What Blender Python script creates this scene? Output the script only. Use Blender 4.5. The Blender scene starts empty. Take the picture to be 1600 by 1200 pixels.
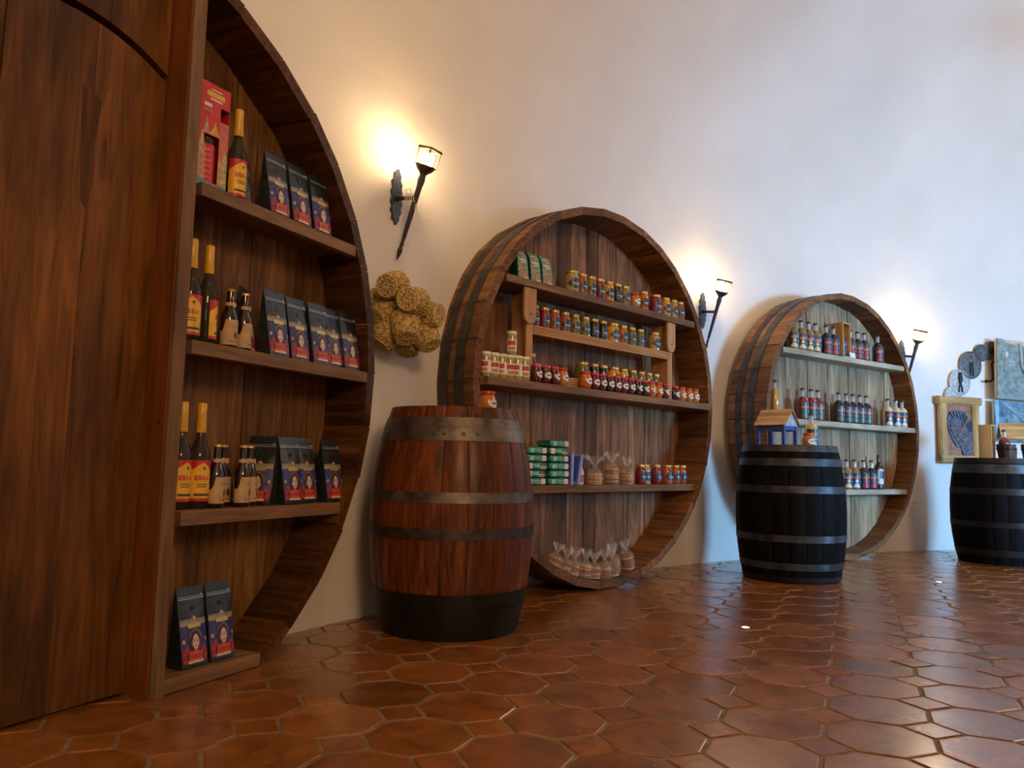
import bpy, bmesh, math, random
from mathutils import Matrix, Vector, Euler
import numpy as np
random.seed(7)
PI = math.pi
S = bpy.context.scene
COL = S.collection

# ------------------------------------------------------------------ camera, world, light, exposure
FPX = 1219.08
CAM_R = Vector((0.99974387, -0.0022374, 0.02252086))
CAM_U = Vector((-0.02263173, -0.09883584, 0.99484636))
CAM_F = Vector((0.0, 0.99510124, 0.09886116))
cam_d = bpy.data.cameras.new('camera')
cam_d.sensor_width = 36.0
cam_d.lens = FPX / 1600 * 36
cam_d.clip_end = 100
cam = bpy.data.objects.new('camera', cam_d)
COL.objects.link(cam)
m = Matrix((CAM_R, CAM_U, -CAM_F)).transposed().to_4x4()
m.translation = (0, 0, 0.76)
cam.matrix_world = m
S.camera = cam

world = bpy.data.worlds.new('world')
S.world = world
world.use_nodes = True
world.node_tree.nodes['Background'].inputs[0].default_value = (0.55, 0.68, 0.9, 1)
world.node_tree.nodes['Background'].inputs[1].default_value = 0.6

S.view_settings.view_transform = 'Standard'
S.view_settings.look = 'None'
S.view_settings.gamma = 1
S.view_settings.use_curve_mapping = False
S.view_settings.exposure = 0.0

ROOM_C = (7.334, -1.382)   # centre of the round room
ROOM_R = 9.574
SCONCE_L = 280.0
# a glazed door in the cross wall, and an added warm fill behind the camera
# (position of the middle, direction it faces, width, height, watts, colour)
DOOR_AND_FILL = [((8.2, 1.25, 1.15), (-0.65, 0.76), 1.5, 2.2, 1300.0, (0.24, 0.56, 0.96), 0.70),
           ((4.3, -8.2, 4.4), (-0.15, 1.0), 2.6, 3.0, 620.0, (1.0, 0.60, 0.31), 0.2)]  # warm fill light, an added window with no known source
WARM = (1.0, 0.68, 0.40)
ADDED_PENDANTS = [((0.4, 1.7, 3.9), 72.0), ((3.4, 3.2, 4.2), 12.0), ((5.7, 4.9, 3.6), 90.0)]


def wall_ang(x, y):
    return math.degrees(math.atan2(y - ROOM_C[1], x - ROOM_C[0]))


def wall_frame(ang, z, out=0.0):
    """local X runs right along the wall, Y goes into the wall, Z up"""
    a = math.radians(ang)
    r = ROOM_R - out
    M = Matrix(((math.sin(a), math.cos(a), 0, ROOM_C[0] + r * math.cos(a)),
                (-math.cos(a), math.sin(a), 0, ROOM_C[1] + r * math.sin(a)),
                (0, 0, 1, z), (0, 0, 0, 1)))
    return M


def window_frame(pos, face, out=0.0):
    """local X runs to the right seen from inside, Y goes out through the glass, Z up"""
    f = Vector((face[0], face[1], 0)).normalized()
    y = -f
    x = y.cross(Vector((0, 0, 1)))
    M = Matrix((x, y, Vector((0, 0, 1)))).transposed().to_4x4()
    M.translation = Vector(pos) + f * out
    return M


for pos, face, w, h, pw, colr, tilt in DOOR_AND_FILL:
    ld = bpy.data.lights.new('daylight', 'AREA')
    ld.shape = 'RECTANGLE'
    ld.size = w - 0.2
    ld.size_y = h - 0.2
    ld.energy = pw
    ld.color = colr
    lo = bpy.data.objects.new('daylight', ld)
    COL.objects.link(lo)
    lo.matrix_world = window_frame(pos, face, 0.16) @ Matrix.Rotation(PI / 2 + tilt, 4, 'X') @ Matrix.Rotation(PI, 4, 'Y')


# ------------------------------------------------------------------ materials
MATS = {}


def lin(c):
    return tuple(((x / 255) / 12.92 if x / 255 <= 0.04045 else ((x / 255 + 0.055) / 1.055) ** 2.4) for x in c)


def nodes_of(name):
    mt = bpy.data.materials.new(name)
    mt.use_nodes = True
    nt = mt.node_tree
    b = nt.nodes['Principled BSDF']
    return mt, nt, b


def plain(name, col, rough=0.5, metal=0.0, coat=0.0, vary=0.06, scale=30.0, spec=0.5):
    """one colour with a little procedural mottling"""
    if name in MATS:
        return MATS[name]
    mt, nt, b = nodes_of(name)
    N, L = nt.nodes, nt.links
    tc = N.new('ShaderNodeTexCoord')
    no = N.new('ShaderNodeTexNoise'); no.inputs['Scale'].default_value = scale; no.inputs['Detail'].default_value = 3
    L.new(tc.outputs['Object'], no.inputs['Vector'])
    cr = N.new('ShaderNodeValToRGB')
    cr.color_ramp.elements[0].position = 0.3; cr.color_ramp.elements[1].position = 0.7
    cr.color_ramp.elements[0].color = tuple(max(0, x * (1 - vary * 2)) for x in col) + (1,)
    cr.color_ramp.elements[1].color = tuple(min(1, x * (1 + vary * 2)) for x in col) + (1,)
    L.new(no.outputs['Fac'], cr.inputs['Fac'])
    L.new(cr.outputs['Color'], b.inputs['Base Color'])
    b.inputs['Roughness'].default_value = rough
    b.inputs['Metallic'].default_value = metal
    b.inputs['Specular IOR Level'].default_value = spec
    if coat:
        b.inputs['Coat Weight'].default_value = coat
        b.inputs['Coat Roughness'].default_value = 0.05
    MATS[name] = mt
    return mt


def wood(name, dark, mid, light, rough=0.55, grain=1.0, spread=(0.7, 1.3), bump=0.25, blotch=0.35, coat=0.0, spec=0.22):
    """grain runs along the object's local Z; every board shifts the pattern and its tone"""
    if name in MATS:
        return MATS[name]
    mt, nt, b = nodes_of(name)
    N, L = nt.nodes, nt.links
    tc = N.new('ShaderNodeTexCoord')
    oi = N.new('ShaderNodeObjectInfo')
    mul = N.new('ShaderNodeMath'); mul.operation = 'MULTIPLY'; mul.inputs[1].default_value = 57.0
    L.new(oi.outputs['Random'], mul.inputs[0])
    add = N.new('ShaderNodeVectorMath'); add.operation = 'ADD'
    L.new(tc.outputs['Object'], add.inputs[0]); L.new(mul.outputs[0], add.inputs[1])
    mp = N.new('ShaderNodeMapping'); mp.inputs['Scale'].default_value = (16 * grain, 16 * grain, 1.3 * grain)
    L.new(add.outputs[0], mp.inputs['Vector'])
    n1 = N.new('ShaderNodeTexNoise'); n1.inputs['Scale'].default_value = 1.6; n1.inputs['Detail'].default_value = 8
    n1.inputs['Roughness'].default_value = 0.62; n1.inputs['Distortion'].default_value = 1.2
    L.new(mp.outputs[0], n1.inputs['Vector'])
    cr = N.new('ShaderNodeValToRGB')
    e = cr.color_ramp.elements
    e[0].position = 0.30; e[0].color = dark + (1,)
    e[1].position = 0.72; e[1].color = light + (1,)
    k = e.new(0.5); k.color = mid + (1,)
    L.new(n1.outputs['Fac'], cr.inputs['Fac'])
    mp2 = N.new('ShaderNodeMapping'); mp2.inputs['Scale'].default_value = (3.2, 3.2, 1.1)
    L.new(add.outputs[0], mp2.inputs['Vector'])
    n2 = N.new('ShaderNodeTexNoise'); n2.inputs['Scale'].default_value = 1.4; n2.inputs['Detail'].default_value = 4
    L.new(mp2.outputs[0], n2.inputs['Vector'])
    mr = N.new('ShaderNodeMapRange'); mr.inputs[1].default_value = 0.3; mr.inputs[2].default_value = 0.7
    mr.inputs[3].default_value = 1 - blotch; mr.inputs[4].default_value = 1 + blotch
    L.new(n2.outputs['Fac'], mr.inputs[0])
    mr2 = N.new('ShaderNodeMapRange'); mr2.inputs[3].default_value = spread[0]; mr2.inputs[4].default_value = spread[1]
    L.new(oi.outputs['Random'], mr2.inputs[0])
    mm = N.new('ShaderNodeMath'); mm.operation = 'MULTIPLY'
    L.new(mr.outputs[0], mm.inputs[0]); L.new(mr2.outputs[0], mm.inputs[1])
    vm = N.new('ShaderNodeVectorMath'); vm.operation = 'SCALE'
    L.new(cr.outputs['Color'], vm.inputs[0]); L.new(mm.outputs[0], vm.inputs['Scale'])
    L.new(vm.outputs[0], b.inputs['Base Color'])
    b.inputs['Roughness'].default_value = rough
    b.inputs['Specular IOR Level'].default_value = spec
    bp = N.new('ShaderNodeBump'); bp.inputs['Strength'].default_value = bump; bp.inputs['Distance'].default_value = 0.004
    L.new(n1.outputs['Fac'], bp.inputs['Height']); L.new(bp.outputs[0], b.inputs['Normal'])
    if coat:
        b.inputs['Coat Weight'].default_value = coat; b.inputs['Coat Roughness'].default_value = 0.25
    MATS[name] = mt
    return mt


def glassy(name, col, clear=0.6, rough=0.05):
    """thin clear glass or film: see-through mixed with a tinted gloss"""
    if name in MATS:
        return MATS[name]
    mt, nt, b = nodes_of(name)
    N, L = nt.nodes, nt.links
    b.inputs['Base Color'].default_value = col + (1,)
    b.inputs['Roughness'].default_value = rough
    b.inputs['Specular IOR Level'].default_value = 0.9
    tr = N.new('ShaderNodeBsdfTransparent')
    tr.inputs[0].default_value = tuple(0.5 + 0.5 * x for x in col) + (1,)
    fr = N.new('ShaderNodeTexNoise'); fr.inputs['Scale'].default_value = 60
    mr = N.new('ShaderNodeMapRange'); mr.inputs[1].default_value = 0.3; mr.inputs[2].default_value = 0.7
    mr.inputs[3].default_value = clear - 0.1; mr.inputs[4].default_value = clear + 0.1
    L.new(fr.outputs['Fac'], mr.inputs[0])
    mx = N.new('ShaderNodeMixShader')
    L.new(mr.outputs[0], mx.inputs[0]); L.new(b.outputs[0], mx.inputs[1]); L.new(tr.outputs[0], mx.inputs[2])
    L.new(mx.outputs[0], N['Material Output'].inputs['Surface'])
    MATS[name] = mt
    return mt


def glow(name, col, strength):
    if name in MATS:
        return MATS[name]
    mt, nt, b = nodes_of(name)
    b.inputs['Base Color'].default_value = (0.9, 0.85, 0.75, 1)
    b.inputs['Emission Color'].default_value = col + (1,)
    b.inputs['Emission Strength'].default_value = strength
    MATS[name] = mt
    return mt


def plaster():
    mt, nt, b = nodes_of('plaster')
    N, L = nt.nodes, nt.links
    tc = N.new('ShaderNodeTexCoord')
    n = N.new('ShaderNodeTexNoise'); n.inputs['Scale'].default_value = 1.3; n.inputs['Detail'].default_value = 5
    L.new(tc.outputs['Object'], n.inputs['Vector'])
    cr = N.new('ShaderNodeValToRGB')
    cr.color_ramp.elements[0].position = 0.3; cr.color_ramp.elements[0].color = (0.68, 0.66, 0.62, 1)
    cr.color_ramp.elements[1].position = 0.7; cr.color_ramp.elements[1].color = (0.76, 0.745, 0.72, 1)
    L.new(n.outputs['Fac'], cr.inputs['Fac'])
    L.new(cr.outputs['Color'], b.inputs['Base Color'])
    b.inputs['Roughness'].default_value = 0.75
    b.inputs['Specular IOR Level'].default_value = 0.25
    n2 = N.new('ShaderNodeTexNoise'); n2.inputs['Scale'].default_value = 5; n2.inputs['Detail'].default_value = 4
    L.new(tc.outputs['Object'], n2.inputs['Vector'])
    bp = N.new('ShaderNodeBump'); bp.inputs['Strength'].default_value = 0.12; bp.inputs['Distance'].default_value = 0.03
    L.new(n2.outputs['Fac'], bp.inputs['Height']); L.new(bp.outputs[0], b.inputs['Normal'])
    return mt


def terracotta():
    mt, nt, b = nodes_of('terracotta')
    N, L = nt.nodes, nt.links
    tc = N.new('ShaderNodeTexCoord')
    oi = N.new('ShaderNodeObjectInfo')
    geo = N.new('ShaderNodeNewGeometry')
    mul = N.new('ShaderNodeMath'); mul.operation = 'MULTIPLY'; mul.inputs[1].default_value = 31
    L.new(oi.outputs['Random'], mul.inputs[0])
    add = N.new('ShaderNodeVectorMath'); add.operation = 'ADD'
    L.new(tc.outputs['Object'], add.inputs[0]); L.new(mul.outputs[0], add.inputs[1])
    n = N.new('ShaderNodeTexNoise'); n.inputs['Scale'].default_value = 9; n.inputs['Detail'].default_value = 7
    n.inputs['Roughness'].default_value = 0.65; n.inputs['Distortion'].default_value = 0.6
    L.new(add.outputs[0], n.inputs['Vector'])
    cr = N.new('ShaderNodeValToRGB'); e = cr.color_ramp.elements
    e[0].position = 0.28; e[0].color = (0.125, 0.038, 0.0065, 1)
    e[1].position = 0.72; e[1].color = (0.37, 0.130, 0.022, 1)
    k = e.new(0.5); k.color = (0.27, 0.085, 0.013, 1)
    L.new(n.outputs['Fac'], cr.inputs['Fac'])
    mr = N.new('ShaderNodeMapRange'); mr.inputs[3].default_value = 0.72; mr.inputs[4].default_value = 1.22
    L.new(oi.outputs['Random'], mr.inputs[0])
    vm = N.new('ShaderNodeVectorMath'); vm.operation = 'SCALE'
    L.new(cr.outputs['Color'], vm.inputs[0]); L.new(mr.outputs[0], vm.inputs['Scale'])
    L.new(vm.outputs[0], b.inputs['Base Color'])
    n3 = N.new('ShaderNodeTexNoise'); n3.inputs['Scale'].default_value = 3.5; n3.inputs['Detail'].default_value = 5
    L.new(add.outputs[0], n3.inputs['Vector'])
    mr3 = N.new('ShaderNodeMapRange'); mr3.inputs[1].default_value = 0.3; mr3.inputs[2].default_value = 0.7
    mr3.inputs[3].default_value = 0.16; mr3.inputs[4].default_value = 0.34
    L.new(n3.outputs['Fac'], mr3.inputs[0]); L.new(mr3.outputs[0], b.inputs['Roughness'])
    b.inputs['Specular IOR Level'].default_value = 0.6
    b.inputs['Coat Weight'].default_value = 0.6
    b.inputs['Coat Roughness'].default_value = 0.28
    bp = N.new('ShaderNodeBump'); bp.inputs['Strength'].default_value = 0.10; bp.inputs['Distance'].default_value = 0.01
    L.new(n3.outputs['Fac'], bp.inputs['Height']); L.new(bp.outputs[0], b.inputs['Normal'])
    return mt


M_PLASTER = plaster()
M_TILE = terracotta()
M_GROUT = plain('grout', (0.20, 0.125, 0.050), 0.85, vary=0.2, scale=25)
W_GIANT = wood('dark_oak', (0.022, 0.0080, 0.0016), (0.072, 0.027, 0.0060), (0.140, 0.056, 0.013), 0.5)
W_BACK1 = wood('brown_back_oak', (0.070, 0.030, 0.0085), (0.165, 0.078, 0.025), (0.29, 0.148, 0.052), 0.6, spread=(0.7, 1.25), blotch=0.45)
W_DOOR = wood('door_oak', (0.052, 0.0175, 0.0022), (0.115, 0.042, 0.0058), (0.185, 0.073, 0.0115), 0.5, blotch=0.55, spread=(0.8, 1.15))
W_POST = wood('red_post', (0.10, 0.030, 0.006), (0.165, 0.050, 0.010), (0.21, 0.07, 0.015), 0.5, spread=(0.9, 1.1))
W_SHELF = wood('shelf_oak', (0.11, 0.056, 0.025), (0.185, 0.100, 0.047), (0.26, 0.150, 0.076), 0.55, spread=(0.85, 1.1))
W_STAVE = wood('stave_oak', (0.068, 0.030, 0.0110), (0.160, 0.073, 0.028), (0.29, 0.140, 0.056), 0.55, spread=(0.7, 1.25))
W_BACK = wood('back_oak', (0.075, 0.034, 0.016), (0.205, 0.100, 0.047), (0.38, 0.205, 0.105), 0.6, spread=(0.6, 1.3), blotch=0.45)
W_BACK3 = wood('grey_back_oak', (0.14, 0.096, 0.056), (0.30, 0.215, 0.130), (0.48, 0.36, 0.23), 0.6, spread=(0.75, 1.2))
W_SHELF3 = wood('pale_shelf', (0.26, 0.23, 0.165), (0.36, 0.32, 0.235), (0.45, 0.405, 0.31), 0.55, spread=(0.9, 1.1))
W_PINE = wood('pine', (0.33, 0.17, 0.062), (0.47, 0.26, 0.105), (0.58, 0.35, 0.16), 0.45, spread=(0.9, 1.1), blotch=0.15)
W_CASK = wood('cask_oak', (0.028, 0.0068, 0.0020), (0.115, 0.030, 0.0078), (0.23, 0.066, 0.018), 0.42, spread=(0.65, 1.25), coat=0.10)
W_BLACK = wood('black_cask_oak', (0.0022, 0.0022, 0.0025), (0.0040, 0.0040, 0.0046), (0.0075, 0.0075, 0.0088), 0.62, spread=(0.75, 1.25), spec=0.08)
W_BUCKET = wood('bucket_oak', (0.045, 0.022, 0.012), (0.09, 0.045, 0.024), (0.14, 0.072, 0.04), 0.5)
W_FRAME = wood('frame_wood', (0.33, 0.19, 0.07), (0.50, 0.31, 0.12), (0.62, 0.42, 0.19), 0.45, spread=(0.9, 1.1))
M_STEEL = plain('hoop_steel', (0.13, 0.11, 0.09), 0.42, 0.65, vary=0.25, scale=14)
M_DARKHOOP = plain('dark_hoop', (0.045, 0.036, 0.03), 0.5, 0.4, vary=0.3, scale=14)
M_BLUEHOOP = plain('galvanised_hoop', (0.045, 0.05, 0.058), 0.45, 0.5, vary=0.3, scale=14)
M_BLACKHOOP = plain('black_hoop', (0.009, 0.0085, 0.0085), 0.5, 0.4, vary=0.3, scale=14)
M_IRON = plain('wrought_iron', (0.055, 0.055, 0.06), 0.5, 0.6, vary=0.25, scale=40)
M_PLATE = plain('hammered_iron', (0.06, 0.075, 0.10), 0.45, 0.5, vary=0.3, scale=60)


# ------------------------------------------------------------------ mesh helpers
class MB:
    def __init__(self):
        self.v = []; self.f = []; self.mi = []

    def add(self, verts, faces, mat=0):
        o = len(self.v)
        self.v.extend([tuple(p) for p in verts])
        for q in faces:
            self.f.append(tuple(o + i for i in q)); self.mi.append(mat)
        return self

    def box(self, x0, x1, y0, y1, z0, z1, mat=0):
        return self.add([(x0, y0, z0), (x1, y0, z0), (x1, y1, z0), (x0, y1, z0), (x0, y0, z1), (x1, y0, z1), (x1, y1, z1), (x0, y1, z1)],
                        [(0, 3, 2, 1), (4, 5, 6, 7), (0, 1, 5, 4), (1, 2, 6, 5), (2, 3, 7, 6), (3, 0, 4, 7)], mat)

    def lathe(self, prof, seg=20, mat=0, M=None, cap0=True, cap1=True, wob=None):
        vs = []
        for j, (r, z) in enumerate(prof):
            for i in range(seg):
                a = 2 * PI * i / seg
                rr = r * (wob(a, j) if wob else 1)
                p = Vector((rr * math.cos(a), rr * math.sin(a), z))
                vs.append(M @ p if M else p)
        fs = []
        n = len(prof)
        for j in range(n - 1):
            for i in range(seg):
                a, b_ = j * seg + i, j * seg + (i + 1) % seg
                fs.append((a, b_, b_ + seg, a + seg))
        if cap0:
            fs.append(tuple(reversed(range(seg))))
        if cap1:
            fs.append(tuple((n - 1) * seg + i for i in range(seg)))
        return self.add(vs, fs, mat)

    def tube(self, pts, r, seg=8, mat=0, closed=False):
        pts = [Vector(p) for p in pts]
        rs = r if isinstance(r, (list, tuple)) else [r] * len(pts)
        vs = []; fs = []
        n = len(pts)
        prev = None
        for k, p in enumerate(pts):
            if closed:
                d = pts[(k + 1) % n] - pts[k - 1]
            else:
                d = pts[min(k + 1, n - 1)] - pts[max(k - 1, 0)]
            d.normalize()
            if prev is None:
                u = d.orthogonal().normalized()
            else:
                u = (prev - d * prev.dot(d)).normalized()
            prev = u
            w = d.cross(u)
            for i in range(seg):
                a = 2 * PI * i / seg
                vs.append(p + (u * math.cos(a) + w * math.sin(a)) * rs[k])
        for k in range(n if closed else n - 1):
            for i in range(seg):
                a, b_ = k * seg + i, k * seg + (i + 1) % seg
                c, d_ = ((k + 1) % n) * seg + (i + 1) % seg, ((k + 1) % n) * seg + i
                fs.append((a, b_, c, d_))
        if not closed:
            fs.append(tuple(reversed(range(seg))))
            fs.append(tuple((n - 1) * seg + i for i in range(seg)))
        return self.add(vs, fs, mat)

    def prism(self, poly, y0, y1, mat=0):
        """polygon in X-Z (counter-clockwise seen from -Y) between depths y0 (front) and y1"""
        n = len(poly)
        vs = [(x, y0, z) for x, z in poly] + [(x, y1, z) for x, z in poly]
        fs = [tuple(range(n)), tuple(reversed(range(n, 2 * n)))]
        for i in range(n):
            j = (i + 1) % n
            fs.append((j, i, n + i, n + j))
        return self.add(vs, fs, mat)

    def mesh(self, name, mats, smooth=None):
        me = bpy.data.meshes.new(name)
        me.from_pydata(self.v, [], self.f)
        for mt in (mats if isinstance(mats, (list, tuple)) else [mats]):
            me.materials.append(mt)
        if any(self.mi):
            me.polygons.foreach_set('material_index', self.mi)
        if smooth:
            me.polygons.foreach_set('use_smooth', [True] * len(me.polygons))
            me.set_sharp_from_angle(angle=math.radians(smooth))
        me.update()
        return me


def link(name, me, parent=None, M=None):
    o = bpy.data.objects.new(name, me)
    COL.objects.link(o)
    if parent:
        o.parent = parent
    if M is not None:
        o.matrix_basis = M
    return o


def tag(o, label=None, cat=None, group=None, kind=None):
    if label: o['label'] = label
    if cat: o['category'] = cat
    if group: o['group'] = group
    if kind: o['kind'] = kind
    return o


def empty(name, M, label, cat, group=None):
    o = link(name, None, None, M)
    o.empty_display_size = 0.05
    return tag(o, label, cat, group)


def struct(name, me, parent=None, M=None, kind='structure'):
    o = link(name, me, parent, M)
    if parent is None:
        o['kind'] = kind
    return o


def T(x=0, y=0, z=0):
    return Matrix.Translation((x, y, z))


def RZ(a):
    return Matrix.Rotation(a, 4, 'Z')


def RX(a):
    return Matrix.Rotation(a, 4, 'X')


def RY(a):
    return Matrix.Rotation(a, 4, 'Y')


def chamfer_box(sx, sy, sz, c=0.004):
    """box centred on the origin with chamfered long edges (along Z): 20 to 30 triangles"""
    mb = MB()
    hx, hy = sx / 2, sy / 2
    pts = [(-hx + c, -hy), (hx - c, -hy), (hx, -hy + c), (hx, hy - c), (hx - c, hy), (-hx + c, hy), (-hx, hy - c), (-hx, -hy + c)]
    vs = [(x, y, -sz / 2) for x, y in pts] + [(x, y, sz / 2) for x, y in pts]
    fs = [tuple(reversed(range(8))), tuple(range(8, 16))]
    for i in range(8):
        j = (i + 1) % 8
        fs.append((i, j, 8 + j, 8 + i))
    return mb.add(vs, fs)


AX_X = Matrix(((0, 0, 1, 0), (1, 0, 0, 0), (0, 1, 0, 0), (0, 0, 0, 1)))  # local Z lies along parent X


def board_x(name, x0, x1, y0, y1, z0, z1, mat, parent, c=0.004):
    """a board whose grain (local Z) runs along the parent's X"""
    me = chamfer_box(y1 - y0, z1 - z0, x1 - x0, c).mesh(name, mat)
    return link(name, me, parent, T((x0 + x1) / 2, (y0 + y1) / 2, (z0 + z1) / 2) @ AX_X)


def board_z(name, x0, x1, y0, y1, z0, z1, mat, parent, c=0.004):
    me = chamfer_box(x1 - x0, y1 - y0, z1 - z0, c).mesh(name, mat)
    return link(name, me, parent, T((x0 + x1) / 2, (y0 + y1) / 2, (z0 + z1) / 2))


def copy_tree(root, M, label=None, cat=None, group=None):
    r = root.copy(); COL.objects.link(r); r.matrix_basis = M
    if label: r['label'] = label
    if group: r['group'] = group
    for ch in list(root.children):
        c = ch.copy(); COL.objects.link(c); c.parent = r; c.matrix_basis = ch.matrix_basis.copy()
        for g in list(ch.children):
            d = g.copy(); COL.objects.link(d); d.parent = c; d.matrix_basis = g.matrix_basis.copy()
    return r


ORD = ['first', 'second', 'third', 'fourth', 'fifth', 'sixth', 'seventh', 'eighth', 'ninth', 'tenth', 'eleventh', 'twelfth', 'thirteenth',
       'fourteenth', 'fifteenth', 'sixteenth', 'seventeenth', 'eighteenth', 'nineteenth', 'twentieth']

# ------------------------------------------------------------------ the room shell
NSEG = 160


def ring(profile, name, mat, cap_top=False):
    vs = []; fs = []
    for (r, z) in profile:
        for i in range(NSEG):
            a = 2 * PI * i / NSEG
            vs.append((ROOM_C[0] + r * math.cos(a), ROOM_C[1] + r * math.sin(a), z))
    for j in range(len(profile) - 1):
        for i in range(NSEG):
            a, b_ = j * NSEG + i, j * NSEG + (i + 1) % NSEG
            fs.append((b_, a, a + NSEG, b_ + NSEG))
    if cap_top:
        fs.append(tuple(reversed([(len(profile) - 1) * NSEG + i for i in range(NSEG)])))
    mb = MB(); mb.add(vs, fs)
    return mb.mesh(name, mat, smooth=40)


SPRING = 2.7
struct('wall_round', ring([(ROOM_R + 0.012, -0.02), (ROOM_R + 0.004, 0.05), (ROOM_R, 0.12), (ROOM_R, 1.0), (ROOM_R, 2.0), (ROOM_R, SPRING)], 'wall_round', M_PLASTER))
dome = [(ROOM_R, SPRING)]
for k in range(1, 17):
    q = k / 17 * PI / 2
    dome.append((ROOM_R * math.cos(q), SPRING + 4.6 * math.sin(q)))
dome.append((0.05, SPRING + 4.6))
struct('ceiling', ring(dome, 'ceiling', M_PLASTER, cap_top=True))

# floor: a mortar bed with octagon and square terracotta tiles laid on it
fb = MB()
fb.add([(ROOM_C[0] + (ROOM_R + 0.2) * math.cos(2 * PI * i / NSEG), ROOM_C[1] + (ROOM_R + 0.2) * math.sin(2 * PI * i / NSEG), -0.0032) for i in range(NSEG)],
       [tuple(range(NSEG))])
floor = struct('floor', fb.mesh('floor', M_GROUT))
PITCH = 0.2925
TANG = math.radians(23.6)
E1 = Vector((math.sin(TANG), math.cos(TANG))) * PITCH
E2 = Vector((math.cos(TANG), -math.sin(TANG))) * PITCH
TILE0 = Vector((0.3425, 2.4700))     # one square of the pattern
G = 0.0125


def tile_mesh(poly, name):
    n = len(poly)
    mb = MB()
    inner = [(x * 0.975, y * 0.975, 0.0) for x, y in poly]
    outer = [(x, y, -0.0018) for x, y in poly]
    base = [(x, y, -0.02) for x, y in poly]
    fs = [tuple(range(n))]
    for i in range(n):
        j = (i + 1) % n
        fs.append((n + i, n + j, j, i)); fs.append((2 * n + i, 2 * n + j, n + j, n + i))
    mb.add(inner + outer + base, fs)
    return mb


hp = PITCH / 2
d = PITCH * 0.205
e1, e2 = E1.normalized(), E2.normalized()
hg = hp - G / 2


def loc2(a, b_):
    q = e2 * a + e1 * b_
    return (q.x, q.y)


k_ = 0.586 * hg
octo = [loc2(hg, hg - k_), loc2(hg - k_, hg), loc2(-hg + k_, hg), loc2(-hg, hg - k_), loc2(-hg, -hg + k_), loc2(-hg + k_, -hg), loc2(hg - k_, -hg), loc2(hg, -hg + k_)]
dq = k_ - G * 0.55
dot = [loc2(dq, 0), loc2(0, dq), loc2(-dq, 0), loc2(0, -dq)]
mb_o, mb_d = tile_mesh(octo, 'o'), tile_mesh(dot, 'd')
me_o = mb_o.mesh('octagon_tile', M_TILE)
me_d = mb_d.mesh('square_tile', M_TILE)
GAP = 0.585


def in_view(x, y):
    p = Vector((x, y, -0.76))
    w = p.dot(CAM_F)
    if w < 0.5: return None
    px = 800 + FPX * p.dot(CAM_R) / w; py = 600 - FPX * p.dot(CAM_U) / w
    return w if -60 < px < 1660 and py < 1260 else None


def hidden_by_things(x, y):
    # under or behind the barrels the floor does not show
    if (Vector((x, y)) - Vector(ROOM_C)).length > ROOM_R + 0.05: return True
    return False


cells_o = []; cells_d = []
for i in range(-60, 61):
    for j in range(-60, 61):
        pd = TILE0 + E1 * i + E2 * j
        po = pd + (E1 + E2) * 0.5
        for lst, p in ((cells_d, pd), (cells_o, po)):
            if (p - Vector(ROOM_C)).length < ROOM_R + 0.1 and p.length < 11.5 and p.y > -1.5 and p.x > -3:
                lst.append((in_view(p.x, p.y), p))
rest = MB()
for lst, me, src, nm in ((cells_o, me_o, mb_o, 'octagon_tile'), (cells_d, me_d, mb_d, 'square_tile')):
    seen = sorted([c for c in lst if c[0]], key=lambda c: c[0])
    near = seen[:300]
    far = seen[300:] + [c for c in lst if not c[0]]
    for w, p in near:
        o = link(nm, me, floor, T(p.x, p.y, random.uniform(-0.0012, 0.0012)) @ RX(random.gauss(0, 0.0028)) @ RY(random.gauss(0, 0.0028)) @ RZ(random.gauss(0, 0.006)))
    for w, p in far:
        z = random.uniform(-0.001, 0.001)
        rest.add([(x + p.x, y + p.y, zz + z) for x, y, zz in src.v], src.f)
ro = link('far_tiles', rest.mesh('far_tiles', M_TILE), floor)
ro['kind'] = 'stuff'

# glazing for the doorway and for the added warm fill, both out of view
M_PANE = plain('frosted_pane', (0.7, 0.78, 0.85), 0.3, vary=0.02)
for i, (pos, face, w, h, pw, colr, tilt) in enumerate(DOOR_AND_FILL):
    F = window_frame(pos, face, 0.06)
    mb = MB()
    for x0, x1 in ((-w / 2, -w / 2 + 0.09), (w / 2 - 0.09, w / 2), (-0.04, 0.04)):
        mb.box(x0, x1, -0.06, 0.06, -h / 2, h / 2)
    for z0, z1 in ((-h / 2, -h / 2 + 0.09), (h / 2 - 0.09, h / 2), (-0.03, 0.03)):
        mb.box(-w / 2, w / 2, -0.055, 0.055, z0, z1)
    wo = struct('window_%d' % (i + 1), mb.mesh('window', W_GIANT), None, F)  # the second one frames the added warm fill, no known window
    pm = MB().box(-w / 2 + 0.05, w / 2 - 0.05, 0.0, 0.02, -h / 2 + 0.05, h / 2 - 0.05)
    link('pane', pm.mesh('pane', M_PANE), wo)
F = window_frame(DOOR_AND_FILL[0][0], DOOR_AND_FILL[0][1], -0.10)
cw = MB(); cw.box(-1.6, 1.6, -0.07, 0.07, -1.15, 1.75)
# added pier, jamb and lintel, shaped to limit the door light's spread
cw.box(0.78, 1.6, -2.6, -0.07, -1.15, 1.75); cw.box(-1.6, -0.78, -0.6, -0.07, -1.15, 1.75); cw.box(-0.78, 0.78, -0.9, -0.07, 1.12, 1.75)
struct('wall_right', cw.mesh('wall_right', M_PLASTER), None, F)
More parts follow.
